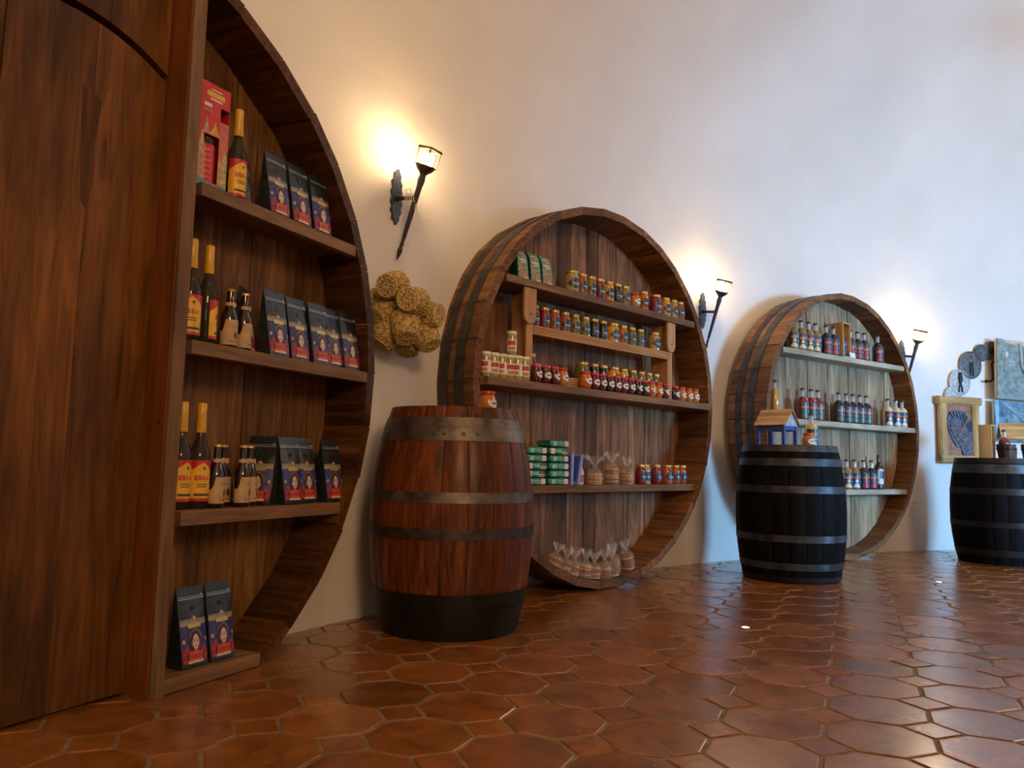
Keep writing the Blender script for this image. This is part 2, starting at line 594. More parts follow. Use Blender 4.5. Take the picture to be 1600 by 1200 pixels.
# unseen pendant lamps added for warm light from above, hung from the dome
for i, ((x, y, z), pw) in enumerate(ADDED_PENDANTS):
    d_ = math.hypot(x - ROOM_C[0], y - ROOM_C[1])
    top = SPRING + 4.6 * math.sqrt(max(0, 1 - (d_ / ROOM_R) ** 2)) + 0.03
    pl = empty('pendant_lamp', T(x, y, z), ['pendant globe lamp hung from the dome above the nearest barrel', 'pendant globe lamp hung from the dome above the floor between the casks', 'pendant globe lamp hung from the dome beyond the right edge'][i], 'pendant lamp', 'pendant lamps')
    gm = glow('pendant_glass_%d' % i, WARM, pw)
    link('globe', MB().lathe([(0.03, -0.12), (0.08, -0.10), (0.115, -0.04), (0.12, 0.0), (0.10, 0.06), (0.05, 0.10)], 18).mesh('globe', gm, smooth=60), pl)
    link('cap', MB().lathe([(0.06, 0.10), (0.055, 0.13), (0.02, 0.16)], 14).mesh('cap', M_IRON, smooth=40), pl)
    mb = MB(); mb.tube([(0, 0, 0.15), (0, 0, top - z)], 0.006, 6); link('cord', mb.mesh('cord', M_IRON), pl)

# ------------------------------------------------------------------ the three giant barrels
BAR = {1: (-1.206, 2.291, 1.132, 1.343, 0.449), 2: (0.633, 4.868, 1.185, 1.180, 0.788), 3: (2.889, 6.647, 1.134, 1.131, 0.960)}


def bframe(k):
    x, y, z, r, a = BAR[k]
    return T(x, y, 0) @ RZ(PI / 2 - a)


def stave_mesh(r, n, thick, depth, name, mat):
    """cross-section in X (tangent) and Y (radial), length along Z"""
    h = PI / n
    ro, ri = r * 1.002, r - thick
    wo, wi = ro * math.sin(h) - 0.0012, ri * math.sin(h) - 0.0012
    yo, yi = ro * math.cos(h), ri * math.cos(h)
    c = 0.004
    mb = MB()
    pts = [(-wi, yi), (wi, yi), (wo, yo - c), (wo - c, yo), (-wo + c, yo), (-wo, yo - c)]
    vs = [(x, y, 0) for x, y in pts] + [(x, y, depth) for x, y in pts]
    fs = [tuple(reversed(range(6))), tuple(range(6, 12))]
    for i in range(6):
        j = (i + 1) % 6
        fs.append((i, j, 6 + j, 6 + i))
    mb.add(vs, fs)
    return mb.mesh(name, mat)


def radial(q, zc, off=0.0):
    rad = Vector((math.cos(q), 0, math.sin(q))); tan = Vector((-math.sin(q), 0, math.cos(q))); ax = Vector((0, 1, 0))
    M = Matrix((tan, rad, ax)).transposed().to_4x4()
    M.translation = rad * off + Vector((0, 0, zc))
    return M


def chord(zc, r, z):
    return math.sqrt(max(r * r - (z - zc) ** 2, 0))


def back_planks(par, zc, r, u0, u1, y, mat, zmin, widths):
    u = u0; i = 0
    while u < u1 - 0.02:
        w = min(widths[i % len(widths)], u1 - u)
        a, b_ = u + 0.0015, u + w - 0.0015
        yy = y + random.uniform(-0.004, 0.004)
        def lim(x): return chord(zc, r, zc + min(abs(x), r)) if abs(x) < r else 0
        za, zb = math.sqrt(max(r * r - a * a, 0.001)), math.sqrt(max(r * r - b_ * b_, 0.001))
        mb = MB()
        lo_a, lo_b = max(zc - za, zmin), max(zc - zb, zmin)
        cx = (a + b_) / 2
        mb.prism([(a - cx, lo_a), (b_ - cx, lo_b), (b_ - cx, zc + zb), (a - cx, zc + za)], 0, 0.022)
        link('back_plank', mb.mesh('back_plank', mat), par, T(cx, yy, 0))
        u += w; i += 1


def hoop_part(par, zc, r, n, q0, d0, d1, mat, t=0.004, zmin=None):
    """flat iron band that follows the facets of the staves"""
    vs = []; fs = []
    qs = [q0 + 2 * PI * (i - 0.5) / n for i in range(n)]
    R0, R1 = r * 1.002 + 0.0005, r * 1.002 + 0.0005 + t
    for q in qs:
        for R, y in ((R0, d0), (R1, d0), (R1, d1), (R0, d1)):
            vs.append((R * math.cos(q), y, zc + R * math.sin(q)))
    for i in range(n):
        j = (i + 1) % n
        for k in range(4):
            l = (k + 1) % 4
            fs.append((4 * i + k, 4 * j + k, 4 * j + l, 4 * i + l))
    mb = MB(); mb.add(vs, fs)
    return link('hoop', mb.mesh('hoop', mat), par)


def giant_barrel(k, label, n, depth, hoops, backmat, shelfmat, stavemat, shelves, yback, wid):
    x, y, zc, r, a = BAR[k]
    par = empty('barrel_shelf', bframe(k), label, 'shelf', 'giant barrel shelves')
    sm = stave_mesh(r, n, 0.046, depth, 'stave', stavemat)
    q0 = PI / 2
    for i in range(n):
        q = q0 + 2 * PI * i / n
        link('stave', sm, par, radial(q, zc, random.uniform(-0.002, 0.002)))
    for d0, d1 in hoops:
        hoop_part(par, zc, r, n, q0, d0, d1, M_DARKHOOP)
    ri = r - 0.03
    back_planks(par, zc, ri, -ri + 0.03, ri - 0.03, yback, backmat, -9, wid)
    for z in shelves:
        c = chord(zc, r - 0.055, z - 0.03) if z < zc else chord(zc, r - 0.055, z)
        c = min(chord(zc, r - 0.055, z - 0.045), chord(zc, r - 0.055, z))
        board_x('shelf', -c, c, 0.004, yback - 0.006, z - 0.045, z, shelfmat, par)
    return par


b2 = giant_barrel(2, 'giant upright barrel shelf filled with jars, between the two wall torches, behind brown cask', 34, 0.33,
                  [(0.08, 0.15), (0.205, 0.275)], W_BACK, W_SHELF, W_STAVE, [1.79, 1.205, 0.63], 0.245,
                  [0.15, 0.19, 0.12, 0.17, 0.21, 0.14, 0.16, 0.12, 0.2])
b3 = giant_barrel(3, 'giant upright barrel shelf filled with liquor bottles, farthest along the wall, behind black cask', 34, 0.37,
                  [(0.12, 0.19), (0.24, 0.30)], W_BACK3, W_SHELF3, W_STAVE, [1.718, 1.152, 0.588], 0.175,
                  [0.14, 0.12, 0.18, 0.13, 0.16, 0.19, 0.13, 0.15])

# nearest barrel: a doorway with shelves in its wings
x, y, zc1, r1, a1 = BAR[1]
b1 = empty('barrel_shelf', bframe(1), 'largest and nearest giant barrel shelf, built around the wooden door at left', 'shelf', 'giant barrel shelves')
n1 = 36
sm = stave_mesh(r1, n1, 0.046, 0.34, 'stave', W_GIANT)
for i in range(n1):
    q = PI / 2 + 2 * PI * (i + 0.5) / n1
    if zc1 + (r1 - 0.046) * math.sin(q) - 0.11 * abs(math.cos(q)) < 0.0:
        continue
    link('stave', sm, b1, radial(q, zc1, random.uniform(-0.005, 0.004)))
YB1 = 0.215
UP0, UP1 = 0.230, 0.280
for s0, s1, sgn in ((UP1, 1.30, 1), (-1.30, -0.52, -1)):
    back_planks(b1, zc1, r1 - 0.03, s0, s1, YB1, W_BACK1, 0.0, [0.145, 0.19, 0.16, 0.21, 0.15])
for u0 in (UP0, -0.52):
    u1 = u0 + 0.05
    top = zc1 + chord(0, r1 - 0.05, max(abs(u0), abs(u1)))
    board_z('post', u0, u1, 0.0, 0.26, 0.0, top, W_POST if u0 > 0 else W_GIANT, b1, 0.003)
# pale front strip nailed on the edge of the post
board_z('post_strip', UP0 - 0.001, UP1 + 0.001, -0.014, -0.0005, 0.0, zc1 + chord(0, r1 - 0.05, UP1), W_SHELF, b1, 0.002)
for z in (1.682, 1.14, 0.573):
    c = min(chord(zc1, r1 - 0.055, z - 0.05), chord(zc1, r1 - 0.055, z))
    for sgn in (1, -1):
        xa, xb = (UP1 + 0.001, c) if sgn > 0 else (-c, -0.521)
        sh = board_x('shelf', xa, xb, 0.03, YB1 - 0.006, z - 0.024, z, W_SHELF, b1)
        xa2 = xa + 0.032 if sgn > 0 else xa
        board_x('shelf_lip', xa2, xb, -0.004, 0.0295, z - 0.047, z, W_SHELF, b1, 0.002)
board_x('bottom_board', UP1 + 0.001, 0.70, -0.012, 0.26, 0.002, 0.048, W_SHELF, b1)
for (uu, zz) in ((0.2295, 1.33), (0.2295, 0.87), (0.2295, 1.55)):
    pass
for yy, zz in ((0.03, 1.335), (0.07, 1.345), (0.03, 0.86), (0.075, 0.85), (0.05, 0.40)):
    mb = MB(); mb.lathe([(0.004, 0), (0.003, 0.0015)], 8, 0)
    link('nail', mb.mesh('nail', M_BLACKHOOP), b1, T(UP0, yy, zz) @ RY(-PI / 2))

# the door inside it: leaf of wide boards under an arched panel
dpar = link('door_1', None, None, bframe(1)); dpar['kind'] = 'structure'
DY = 0.10


def arch(u):
    return 2.092 - 0.62 * (u + 0.10) ** 2 - 0.25 * max(0, u) ** 2


edges = [-0.468, -0.305, -0.03, 0.228]
for i in range(len(edges) - 1):
    a, b_ = edges[i] + 0.001, edges[i + 1] - 0.001
    cx = (a + b_) / 2
    us = [a + (b_ - a) * t / 4 for t in range(5)]
    mb = MB(); mb.prism([(a - cx, 0.012), (b_ - cx, 0.012)] + [(u - cx, arch(u)) for u in reversed(us)], 0, 0.04)
    link('door_board', mb.mesh('door_board', W_DOOR), dpar, T(cx, DY + (0.004 if i == 0 else 0.0), 0))
for i in range(len(edges) - 1):
    a, b_ = edges[i] + 0.001 + (0.035 if i == 2 else 0), edges[i + 1] - 0.001 + (0.035 if i == 1 else 0)
    cx = (a + b_) / 2
    us = [a + (b_ - a) * t / 4 for t in range(5)]
    mb = MB(); mb.prism([(u - cx, arch(u) + 0.024) for u in us] + [(b_ - cx, 2.42), (a - cx, 2.42)], 0, 0.04)
    link('panel_board', mb.mesh('panel_board', W_DOOR), dpar, T(cx, DY - 0.004, 0))
mb = MB(); mb.prism([(-0.012, -0.16), (0.010, -0.19), (0.024, -0.10), (0.022, 0.02), (0.030, 0.12), (0.034, 0.170), (-0.032, 0.196), (-0.026, 0.09), (-0.020, -0.03)], 0, 0.002)
link('dark_streak', mb.mesh('dark_streak', wood('streak_oak', (0.030, 0.011, 0.0016), (0.072, 0.027, 0.0042), (0.12, 0.047, 0.008), 0.6)), dpar, T(-0.035, DY - 0.0012, 1.68))
mb = MB(); mb.box(-0.468, 0.228, DY + 0.05, DY + 0.07, 0.0, 2.42)  # black sheet, its colour stands in for shade in the arched gap
link('backing', mb.mesh('backing', M_BLACKHOOP), dpar)

# ------------------------------------------------------------------ casks
def cask_profile(rb, rm, rt, H):
    def f(t):  # t from 0 (bottom) to 1 (top)
        base = rb + (rt - rb) * t
        return base + (rm - (rb + rt) / 2) * (1 - abs(2 * t - 1) ** 2.15)
    return f


def cask(name, loc, rb, rm, rt, H, n, hoops, mat, label, rot=0.0):
    par = empty(name, T(*loc) @ RZ(rot), label, 'cask', 'oak casks standing along the wall')
    f = cask_profile(rb, rm, rt, H)
    NZ = 12
    h = PI / n
    mb = MB(); vs = []; fs = []
    for j in range(NZ + 1):
        t = j / NZ
        r = f(t); z = t * H
        g = 0.0012
        for (rr, aa) in ((r - 0.028, -h), (r - 0.002, -h + g / r), (r, -h * 0.86), (r + 0.0006, 0), (r, h * 0.86), (r - 0.002, h - g / r), (r - 0.028, h)):
            vs.append((rr * math.cos(aa), rr * math.sin(aa), z))
    K = 7
    for j in range(NZ):
        for i in range(K):
            i2 = (i + 1) % K
            fs.append((j * K + i, j * K + i2, (j + 1) * K + i2, (j + 1) * K + i))
    fs.append(tuple(reversed(range(K)))); fs.append(tuple(NZ * K + i for i in range(K)))
    mb.add(vs, fs)
    me = mb.mesh('stave', mat, smooth=30)
    for i in range(n):
        link('stave', me, par, RZ(2 * PI * i / n + 0.1))
    for (t0, t1, hm, rivets) in hoops:   # fractions from the top
        za, zb = (1 - t1) * H, (1 - t0) * H
        prof = []
        for j in range(4):
            z = za + (zb - za) * j / 3
            prof.append((f(z / H) + 0.0035, z))
        inner = [(f(zb / H) - 0.004, zb), (f(za / H) - 0.004, za)]
        mb = MB(); mb.lathe([(inner[1][0], za)] + prof + [inner[0]], 56, cap0=False, cap1=False)
        ho = link('hoop', mb.mesh('hoop', hm, smooth=40), par)
        for aa in rivets:
            z = (za + zb) / 2
            R = f(z / H) + 0.003
            rv = MB(); rv.lathe([(0.009, 0), (0.007, 0.003), (0.003, 0.0045)], 8)
            link('rivet', rv.mesh('rivet', hm, smooth=40), ho,
                 T(R * math.cos(aa), R * math.sin(aa), z) @ RZ(aa) @ RY(PI / 2))
    for z, rr in ((H - 0.035, f(0.97) - 0.026), (0.03, f(0.03) - 0.026)):
        w = 2 * rr / 6
        for i in range(6):
            xa, xb = -rr + i * w, -rr + (i + 1) * w
            ya, yb = math.sqrt(max(rr * rr - xa * xa, 0)), math.sqrt(max(rr * rr - xb * xb, 0))
            if i == 0: ya = yb * 0.5
            if i == 5: yb = ya * 0.5
            mb = MB()
            poly = [(xa + 0.001, -ya), (xb - 0.001, -yb), (xb - 0.001, yb), (xa + 0.001, ya)]
            mb.add([(p[0], p[1], z) for p in poly] + [(p[0], p[1], z + 0.02) for p in poly],
                   [(3, 2, 1, 0), (4, 5, 6, 7), (0, 1, 5, 4), (1, 2, 6, 5), (2, 3, 7, 6), (3, 0, 4, 7)])
            link('head_board', mb.mesh('head_board', mat), par)
    return par


FA = math.atan2(-3.669, 0.266)   # the side of the brown cask that faces the room
cask('wine_cask', (-0.266, 3.669, 0), 0.305, 0.377, 0.292, 0.995, 20,
     [(0.05, 0.093, M_STEEL, ()), (0.094, 0.152, M_STEEL, (FA - 0.25, FA - 0.13, FA + 0.12, FA + 0.30)), (0.372, 0.418, M_STEEL, ()),
      (0.525, 0.572, M_DARKHOOP, ()), (0.80, 0.858, M_BLACKHOOP, ()), (0.86, 0.999, M_BLACKHOOP, ())],
     W_CASK, 'reddish brown oak cask with steel hoops standing beside the nearest barrel shelf')
cask('wine_cask', (1.974, 5.539, 0), 0.318, 0.368, 0.313, 0.915, 20,
     [(0.0, 0.05, M_BLUEHOOP, ()), (0.10, 0.155, M_BLUEHOOP, ()), (0.30, 0.352, M_BLUEHOOP, (4.2, 4.35)), (0.655, 0.705, M_BLUEHOOP, ()),
      (0.855, 0.905, M_BLUEHOOP, ()), (0.955, 0.995, M_BLACKHOOP, ())],
     W_BLACK, 'black painted cask with toy house on top, in front of bottle barrel')
cask('wine_cask', (4.206, 6.768, 0), 0.315, 0.368, 0.318, 0.880, 20,
     [(0.0, 0.05, M_BLACKHOOP, ()), (0.06, 0.145, M_BLUEHOOP, ()), (0.285, 0.345, M_BLACKHOOP, ()), (0.60, 0.65, M_BLACKHOOP, ()),
      (0.86, 0.92, M_BLACKHOOP, ())],
     W_BLACK, 'black painted cask with small buckets on top at right edge, below the framed horse')

# ------------------------------------------------------------------ wall torches
M_BULB = glow('torch_glass', (1.0, 0.66, 0.32), SCONCE_L)
M_BRASS = plain('lamp_iron', (0.10, 0.07, 0.035), 0.45, 0.7, vary=0.2)


def torch(ang, z, label):
    par = empty('wall_torch', wall_frame(ang, z, 0.0), label, 'wall lamp', 'iron torch lamps on the wall')
    # jagged leaf plate
    left = [(0.000, -0.150), (-0.018, -0.118), (-0.030, -0.122), (-0.026, -0.092), (-0.040, -0.085), (-0.032, -0.052), (-0.043, -0.030), (-0.033, -0.005),
            (-0.042, 0.022), (-0.031, 0.045), (-0.038, 0.078), (-0.024, 0.095), (-0.022, 0.125), (0.004, 0.150)]
    right = [(0.026, 0.112), (0.022, 0.088), (0.036, 0.070), (0.030, 0.045), (0.040, 0.022), (0.031, -0.008), (0.042, -0.035), (0.030, -0.055),
             (0.035, -0.086), (0.022, -0.096), (0.018, -0.125)]
    mb = MB(); mb.prism([(x, zz) for x, zz in list(reversed(left)) and (left[:1] + list(reversed(right)) + list(reversed(left[1:])))], -0.016, 0.004)
    link('wall_plate', mb.mesh('wall_plate', M_PLATE), par)
    tip = Vector((0, -0.030, -0.335)); cup = Vector((0, -0.185, 0.090))
    ax = (cup - tip).normalized()
    tt = (-0.03 - tip.z) / ax.z
    joint = tip + ax * tt
    mb = MB(); mb.tube([(0, -0.012, -0.012), (0, -0.03, -0.012), (0, -0.032, -0.012), joint], [0.017, 0.016, 0.011, 0.011], 8)
    link('arm', mb.mesh('arm', M_IRON, smooth=40), par)
    L = (cup - tip).length
    prof = [(0.0, 0.002), (0.02, 0.008), (0.045, 0.0135), (0.07, 0.0075), (0.08, 0.0105), (0.095, 0.0075), (0.12, 0.0105), (L * 0.6, 0.0135),
            (L * 0.84, 0.0145), (L * 0.92, 0.019), (L * 0.97, 0.016), (L, 0.017)]
    mb = MB(); mb.tube([tip + ax * s for s, r in prof], [r for s, r in prof], 8)
    link('pole', mb.mesh('pole', M_IRON, smooth=50), par)
    Mx = Matrix.Translation(cup) @ ax.to_track_quat('Z', 'Y').to_matrix().to_4x4()
    mb = MB(); mb.lathe([(0.017, -0.004), (0.024, 0.004), (0.040, 0.018), (0.052, 0.036), (0.055, 0.040), (0.050, 0.041), (0.036, 0.022), (0.012, 0.012)], 16, cap1=True)
    cupo = link('cup', mb.mesh('cup', M_BRASS, smooth=40), par, Mx)
    for i in range(4):
        q = PI / 4 + i * PI / 2
        c, s = math.cos(q), math.sin(q)
        mb = MB(); mb.tube([(0.050 * c, 0.050 * s, 0.036), (0.053 * c, 0.053 * s, 0.07), (0.055 * c, 0.055 * s, 0.12)], 0.0045, 6)
        link('cage_bar', mb.mesh('cage_bar', M_BRASS), cupo)
    mb = MB(); mb.tube([(0.058 * math.cos(q), 0.058 * math.sin(q), 0.122) for q in [PI / 4 + k * PI / 2 + e for k in range(4) for e in (-0.12, 0.12)]], 0.008, 6, closed=True)
    link('cage_ring', mb.mesh('cage_ring', M_BRASS), cupo)
    mb = MB(); mb.lathe([(0.014, 0.016), (0.026, 0.028), (0.031, 0.045), (0.031, 0.088), (0.026, 0.10), (0.012, 0.106)], 14)
    link('bulb', mb.mesh('bulb', M_BULB, smooth=60), cupo)
    return par


t1 = torch(wall_ang(-0.674, 3.966), 2.112, 'lit iron torch lamp with baskets hung from it, nearest of three')
t2 = torch(wall_ang(1.552, 6.188), 2.010, 'lit iron torch lamp on the wall between the jar barrel and the bottle barrel')
t3 = torch(wall_ang(3.804, 7.421), 1.872, 'lit iron torch lamp on the wall beside the framed horse, farthest of three')

# ------------------------------------------------------------------ woven baskets hung from the nearest torch
M_STRAW = plain('straw', (0.42, 0.29, 0.10), 0.7, vary=0.35, scale=70)
M_STRAW_L = plain('pale_straw', (0.55, 0.42, 0.19), 0.7, vary=0.25, scale=70)
M_TWINE = plain('white_twine', (0.75, 0.70, 0.58), 0.8, vary=0.1)


def at_dist(px, py, s):
    return Vector((0, 0, 0.76)) + (CAM_F + CAM_R * ((px - 800) / FPX) + CAM_U * ((600 - py) / FPX)) * s


def basket_meshes():
    r0, r1, h = 0.055, 0.074, 0.115
    NA, NJ = 56, 15
    mb = MB(); vs = []; fs = []
    for j in range(NJ + 1):
        t = j / NJ
        r = r0 + (r1 - r0) * (t ** 0.6)
        if j == 0: r = r0 - 0.004
        for i in range(NA):
            a = 2 * PI * i / NA
            rr = r + 0.0022 * (1 if ((i // 2 + j) % 2) else -1)
            vs.append((rr * math.cos(a), rr * math.sin(a), t * h))
    for j in range(NJ):
        for i in range(NA):
            a, b_ = j * NA + i, j * NA + (i + 1) % NA
            fs.append((a, b_, b_ + NA, a + NA))
    n0 = len(vs)
    # inner skin and floor
    for i in range(NA):
        a = 2 * PI * i / NA
        vs.append(((r1 - 0.005) * math.cos(a), (r1 - 0.005) * math.sin(a), h))
    for i in range(NA):
        a = 2 * PI * i / NA
        vs.append(((r0 - 0.006) * math.cos(a), (r0 - 0.006) * math.sin(a), 0.006))
    for i in range(NA):
        j = (i + 1) % NA
        fs.append((NJ * NA + i, NJ * NA + j, n0 + j, n0 + i)); fs.append((n0 + i, n0 + j, n0 + NA + j, n0 + NA + i))
    fs.append(tuple(n0 + NA + i for i in range(NA)))
    fs.append(tuple(reversed(range(NA))))
    mb.add(vs, fs)
    body = mb.mesh('weave', M_STRAW)
    sp = MB()
    for i in range(12):
        a = 2 * PI * i / 12
        c, s = math.cos(a), math.sin(a)
        sp.tube([(0.008 * c, 0.008 * s, -0.001), (0.034 * c, 0.034 * s, -0.0035), (0.051 * c, 0.051 * s, -0.001)], 0.0022, 5)
    for r in (0.012, 0.040, 0.053):
        sp.tube([(r * math.cos(2 * PI * i / 24), r * math.sin(2 * PI * i / 24), -0.001) for i in range(24)], 0.0028, 5, closed=True)
    star = sp.mesh('base_star', M_STRAW_L)
    rm = MB(); rm.tube([(r1 * math.cos(2 * PI * i / 32), r1 * math.sin(2 * PI * i / 32), h) for i in range(32)], 0.005, 6, closed=True)
    return body, star, rm.mesh('rim', M_STRAW, smooth=60)


bm_body, bm_star, bm_rim = basket_meshes()
BASKETS = [((611, 447), 3.80, (-0.25, -0.10, 0.95), 'uppermost woven straw basket of the hanging bunch, base turned to the room'),
           ((643, 470), 3.735, (-0.2, 0.05, 0.97), 'woven straw basket at front centre of the hanging bunch, base outward'),
           ((603, 492), 3.83, (-0.6, -0.35, 0.55), 'woven straw basket at middle left of hanging bunch, tilted down'),
           ((634, 514), 3.745, (0.15, -0.78, 0.55), 'woven straw basket at lower centre of hanging bunch, base pointing down'),
           ((672, 492), 3.86, (0.85, -0.05, 0.45), 'woven straw basket at far right of hanging bunch, base pointing right'),
           ((603, 525), 3.80, (-0.5, -0.75, 0.35), 'woven straw basket at lower left corner of hanging bunch'),
           ((666, 527), 3.87, (0.45, -0.75, 0.40), 'woven straw basket at lower right corner of hanging bunch'),
           ((637, 536), 3.93, (0.0, -0.9, 0.4), 'lowest woven straw basket of hanging bunch, half hidden at the bottom'),
           ((592, 472), 3.90, (-0.85, 0.2, 0.3), 'woven straw basket at back left of hanging bunch, mostly hidden')]
for (px, py), s, d3, lab in BASKETS:
    ax = -(CAM_R * d3[0] + CAM_U * d3[1] - CAM_F * d3[2]).normalized()      # from base to mouth
    c = at_dist(px, py, s)
    Mx = Matrix.Translation(c - ax * 0.055) @ ax.to_track_quat('Z', 'Y').to_matrix().to_4x4()
    bk = empty('straw_basket', Mx, lab, 'basket', 'straw baskets hung from torch')
    link('weave', bm_body, bk); link('base_star', bm_star, bk); link('rim', bm_rim, bk)
# twine tied round the torch arm and hanging down
TF = wall_frame(wall_ang(-0.674, 3.966), 2.112, 0.0)
jo = TF @ Vector((0, -0.139, -0.03))
mb = MB()
end = at_dist(636, 462, 3.84)
mb.tube([jo + Vector((0, 0, -0.01)), jo + Vector((0.004, -0.02, -0.15)), jo.lerp(end, 0.6), end], 0.0018, 6)
mb.tube([jo + Vector((0, 0, -0.01)), jo + Vector((0.02, -0.015, -0.09)), jo + Vector((0.045, -0.02, -0.13)), jo + Vector((0.075, -0.02, -0.12))], 0.0014, 5)
for k in range(5):
    y0 = -0.139 + 0.014 * k
    mb.tube([TF @ Vector((0.0155 * math.cos(q), y0 + 0.004 * math.sin(q), -0.03 + 0.022 * math.sin(q + 0.6) + 0.004 * k)) for q in [2 * PI * i / 12 for i in range(12)]], 0.0025, 5, closed=True)
mb.tube([TF @ Vector((0.016, -0.10, -0.01)), TF @ Vector((0.02, -0.085, 0.035)), TF @ Vector((0.012, -0.06, 0.03)), TF @ Vector((0.016, -0.075, -0.01))], 0.0025, 5)
tw = link('twine', mb.mesh('twine', M_TWINE))
tag(tw, 'thin white twine tied round torch arm, holding up the straw baskets', 'twine')

# ------------------------------------------------------------------ goods: builders
def cyl_patch(mb, r, a0, a1, z0, z1, mat=0, n=8, shape=None):
    """label wrapped on a cylinder; angle 0 faces local -Y; shape(t) narrows it"""
    vs = []; fs = []
    for i in range(n + 1):
        t = i / n
        a = a0 + (a1 - a0) * t
        lo, hi = (z0, z1) if shape is None else shape(t)
        for z in (lo, hi):
            vs.append((r * math.sin(a), -r * math.cos(a), z))
    for i in range(n):
        fs.append((2 * i, 2 * i + 2, 2 * i + 3, 2 * i + 1))
    mb.add(vs, fs, mat)


M_GOLDLID = plain('gold_lid', (0.62, 0.40, 0.13), 0.28, 0.7, vary=0.05)
M_REDLID = plain('red_lid', (0.52, 0.022, 0.015), 0.28, 0.0, coat=0.5, vary=0.05)
M_WHITELID = plain('white_lid', (0.75, 0.74, 0.70), 0.3, 0.0, vary=0.03)
M_NAVY = plain('navy_label', (0.025, 0.045, 0.085), 0.35, vary=0.15)
M_PAPER = plain('white_label', (0.72, 0.70, 0.66), 0.5, vary=0.05)
M_PALETEXT = plain('pale_print', (0.55, 0.60, 0.65), 0.5, vary=0.05)
CONTENT = {'crimson': (0.20, 0.008, 0.018), 'orange': (0.50, 0.12, 0.012), 'amber': (0.48, 0.17, 0.02), 'yellow': (0.62, 0.30, 0.02), 'olive': (0.23, 0.19, 0.03),
           'green': (0.14, 0.15, 0.03), 'black': (0.012, 0.013, 0.012), 'tan': (0.42, 0.28, 0.10), 'rust': (0.33, 0.07, 0.015), 'pale': (0.55, 0.43, 0.18),
           'purple': (0.085, 0.008, 0.018), 'pickle': (0.35, 0.30, 0.10)}


def content(c):
    chunky = c in ('olive', 'green', 'tan', 'pale', 'pickle')
    return plain('jar_' + c, CONTENT[c], 0.12, coat=0.8, vary=0.30 if chunky else 0.12, scale=110 if chunky else 40)


MESH = {}


def cached(key, fn):
    if key not in MESH:
        MESH[key] = fn()
    return MESH[key]


def jar_parts(kind, c):
    """(part name, mesh) list for one jar standing on z = 0"""
    out = []
    if kind in ('gold', 'wide'):
        k = 1.0 if kind == 'gold' else 1.32
        r, h = 0.0345 * k, 0.130
        body = lambda: MB().lathe([(r * 0.86, 0.0), (r * 0.97, 0.004), (r, 0.012), (r, 0.088), (r * 0.93, 0.100), (r * 0.80, 0.108), (r * 0.80, 0.114)], 20).mesh('jar_body', content(c), smooth=40)
        lid = lambda: MB().lathe([(r * 0.84, 0.112), (r * 0.87, 0.114), (r * 0.87, 0.127), (r * 0.82, 0.130)], 20).mesh('lid', M_GOLDLID, smooth=40)
        def lab():
            mb = MB()
            sh = lambda t: (0.052 - 0.032 * min(1, min(t, 1 - t) * 3.4 + 0.05), 0.052 + 0.032 * min(1, min(t, 1 - t) * 3.4 + 0.05))
            cyl_patch(mb, r + 0.0006, -1.25, 1.25, 0, 0, 0, 12, sh)
            cyl_patch(mb, r + 0.0010, -0.62, 0.62, 0.047, 0.053, 1, 6)
            cyl_patch(mb, r + 0.0010, -0.40, 0.40, 0.039, 0.041, 1, 4)
            return mb.mesh('label', [M_NAVY, M_PALETEXT])
        out = [('jar_body', cached((kind, 'b', c), body)), ('lid', cached((kind, 'l'), lid)), ('label', cached((kind, 'lab'), lab))]
    elif kind in ('red', 'redbig'):
        k = 1.0 if kind == 'red' else 1.22
        r = 0.033 * k
        body = lambda: MB().lathe([(r * 0.70, 0.0), (r * 0.80, 0.004), (r * 0.95, 0.022), (r, 0.045), (r * 0.96, 0.064), (r * 0.82, 0.080), (r * 0.74, 0.086), (r * 0.74, 0.09)], 20).mesh('jar_body', content(c), smooth=50)
        lid = lambda: MB().lathe([(r * 0.80, 0.087), (r * 0.84, 0.089), (r * 0.84, 0.101), (r * 0.78, 0.104)], 20).mesh('lid', M_REDLID, smooth=40)
        def lab():
            mb = MB()
            cyl_patch(mb, r + 0.0015, -0.75, 0.75, 0, 0, 0, 10, lambda t: (0.045 - 0.019 * math.sin(PI * (0.12 + 0.76 * t)), 0.045 + 0.019 * math.sin(PI * (0.12 + 0.76 * t))))
            cyl_patch(mb, r + 0.0019, -0.35, 0.35, 0.042, 0.050, 1, 6)
            return mb.mesh('label', [M_PAPER, plain('maroon_print', (0.20, 0.03, 0.02), 0.5)])
        out = [('jar_body', cached((kind, 'b', c), body)), ('lid', cached((kind, 'l'), lid)), ('label', cached((kind, 'lab'), lab))]
    elif kind == 'white':
        r = 0.0285
        body = lambda: MB().lathe([(r * 0.9, 0.0), (r, 0.006), (r, 0.105), (r * 0.93, 0.116), (r * 0.9, 0.121)], 18).mesh('jar_body', content(c), smooth=40)
        lid = lambda: MB().lathe([(r * 0.97, 0.119), (r * 1.0, 0.121), (r * 1.0, 0.131), (r * 0.94, 0.134)], 18).mesh('lid', M_WHITELID, smooth=40)
        def lab():
            mb = MB()
            cyl_patch(mb, r + 0.0006, -1.9, 1.5, 0.022, 0.088, 0, 12)
            cyl_patch(mb, r + 0.0010, -1.7, -0.1, 0.055, 0.080, 1, 6)
            cyl_patch(mb, r + 0.0010, -1.5, -0.2, 0.028, 0.046, 2, 6)
            return mb.mesh('label', [M_PAPER, plain('red_print', (0.42, 0.045, 0.02), 0.5), plain('orange_print', (0.50, 0.20, 0.06), 0.5)])
        out = [('jar_body', cached((kind, 'b', c), body)), ('lid', cached((kind, 'l'), lid)), ('label', cached((kind, 'lab'), lab))]
    return out


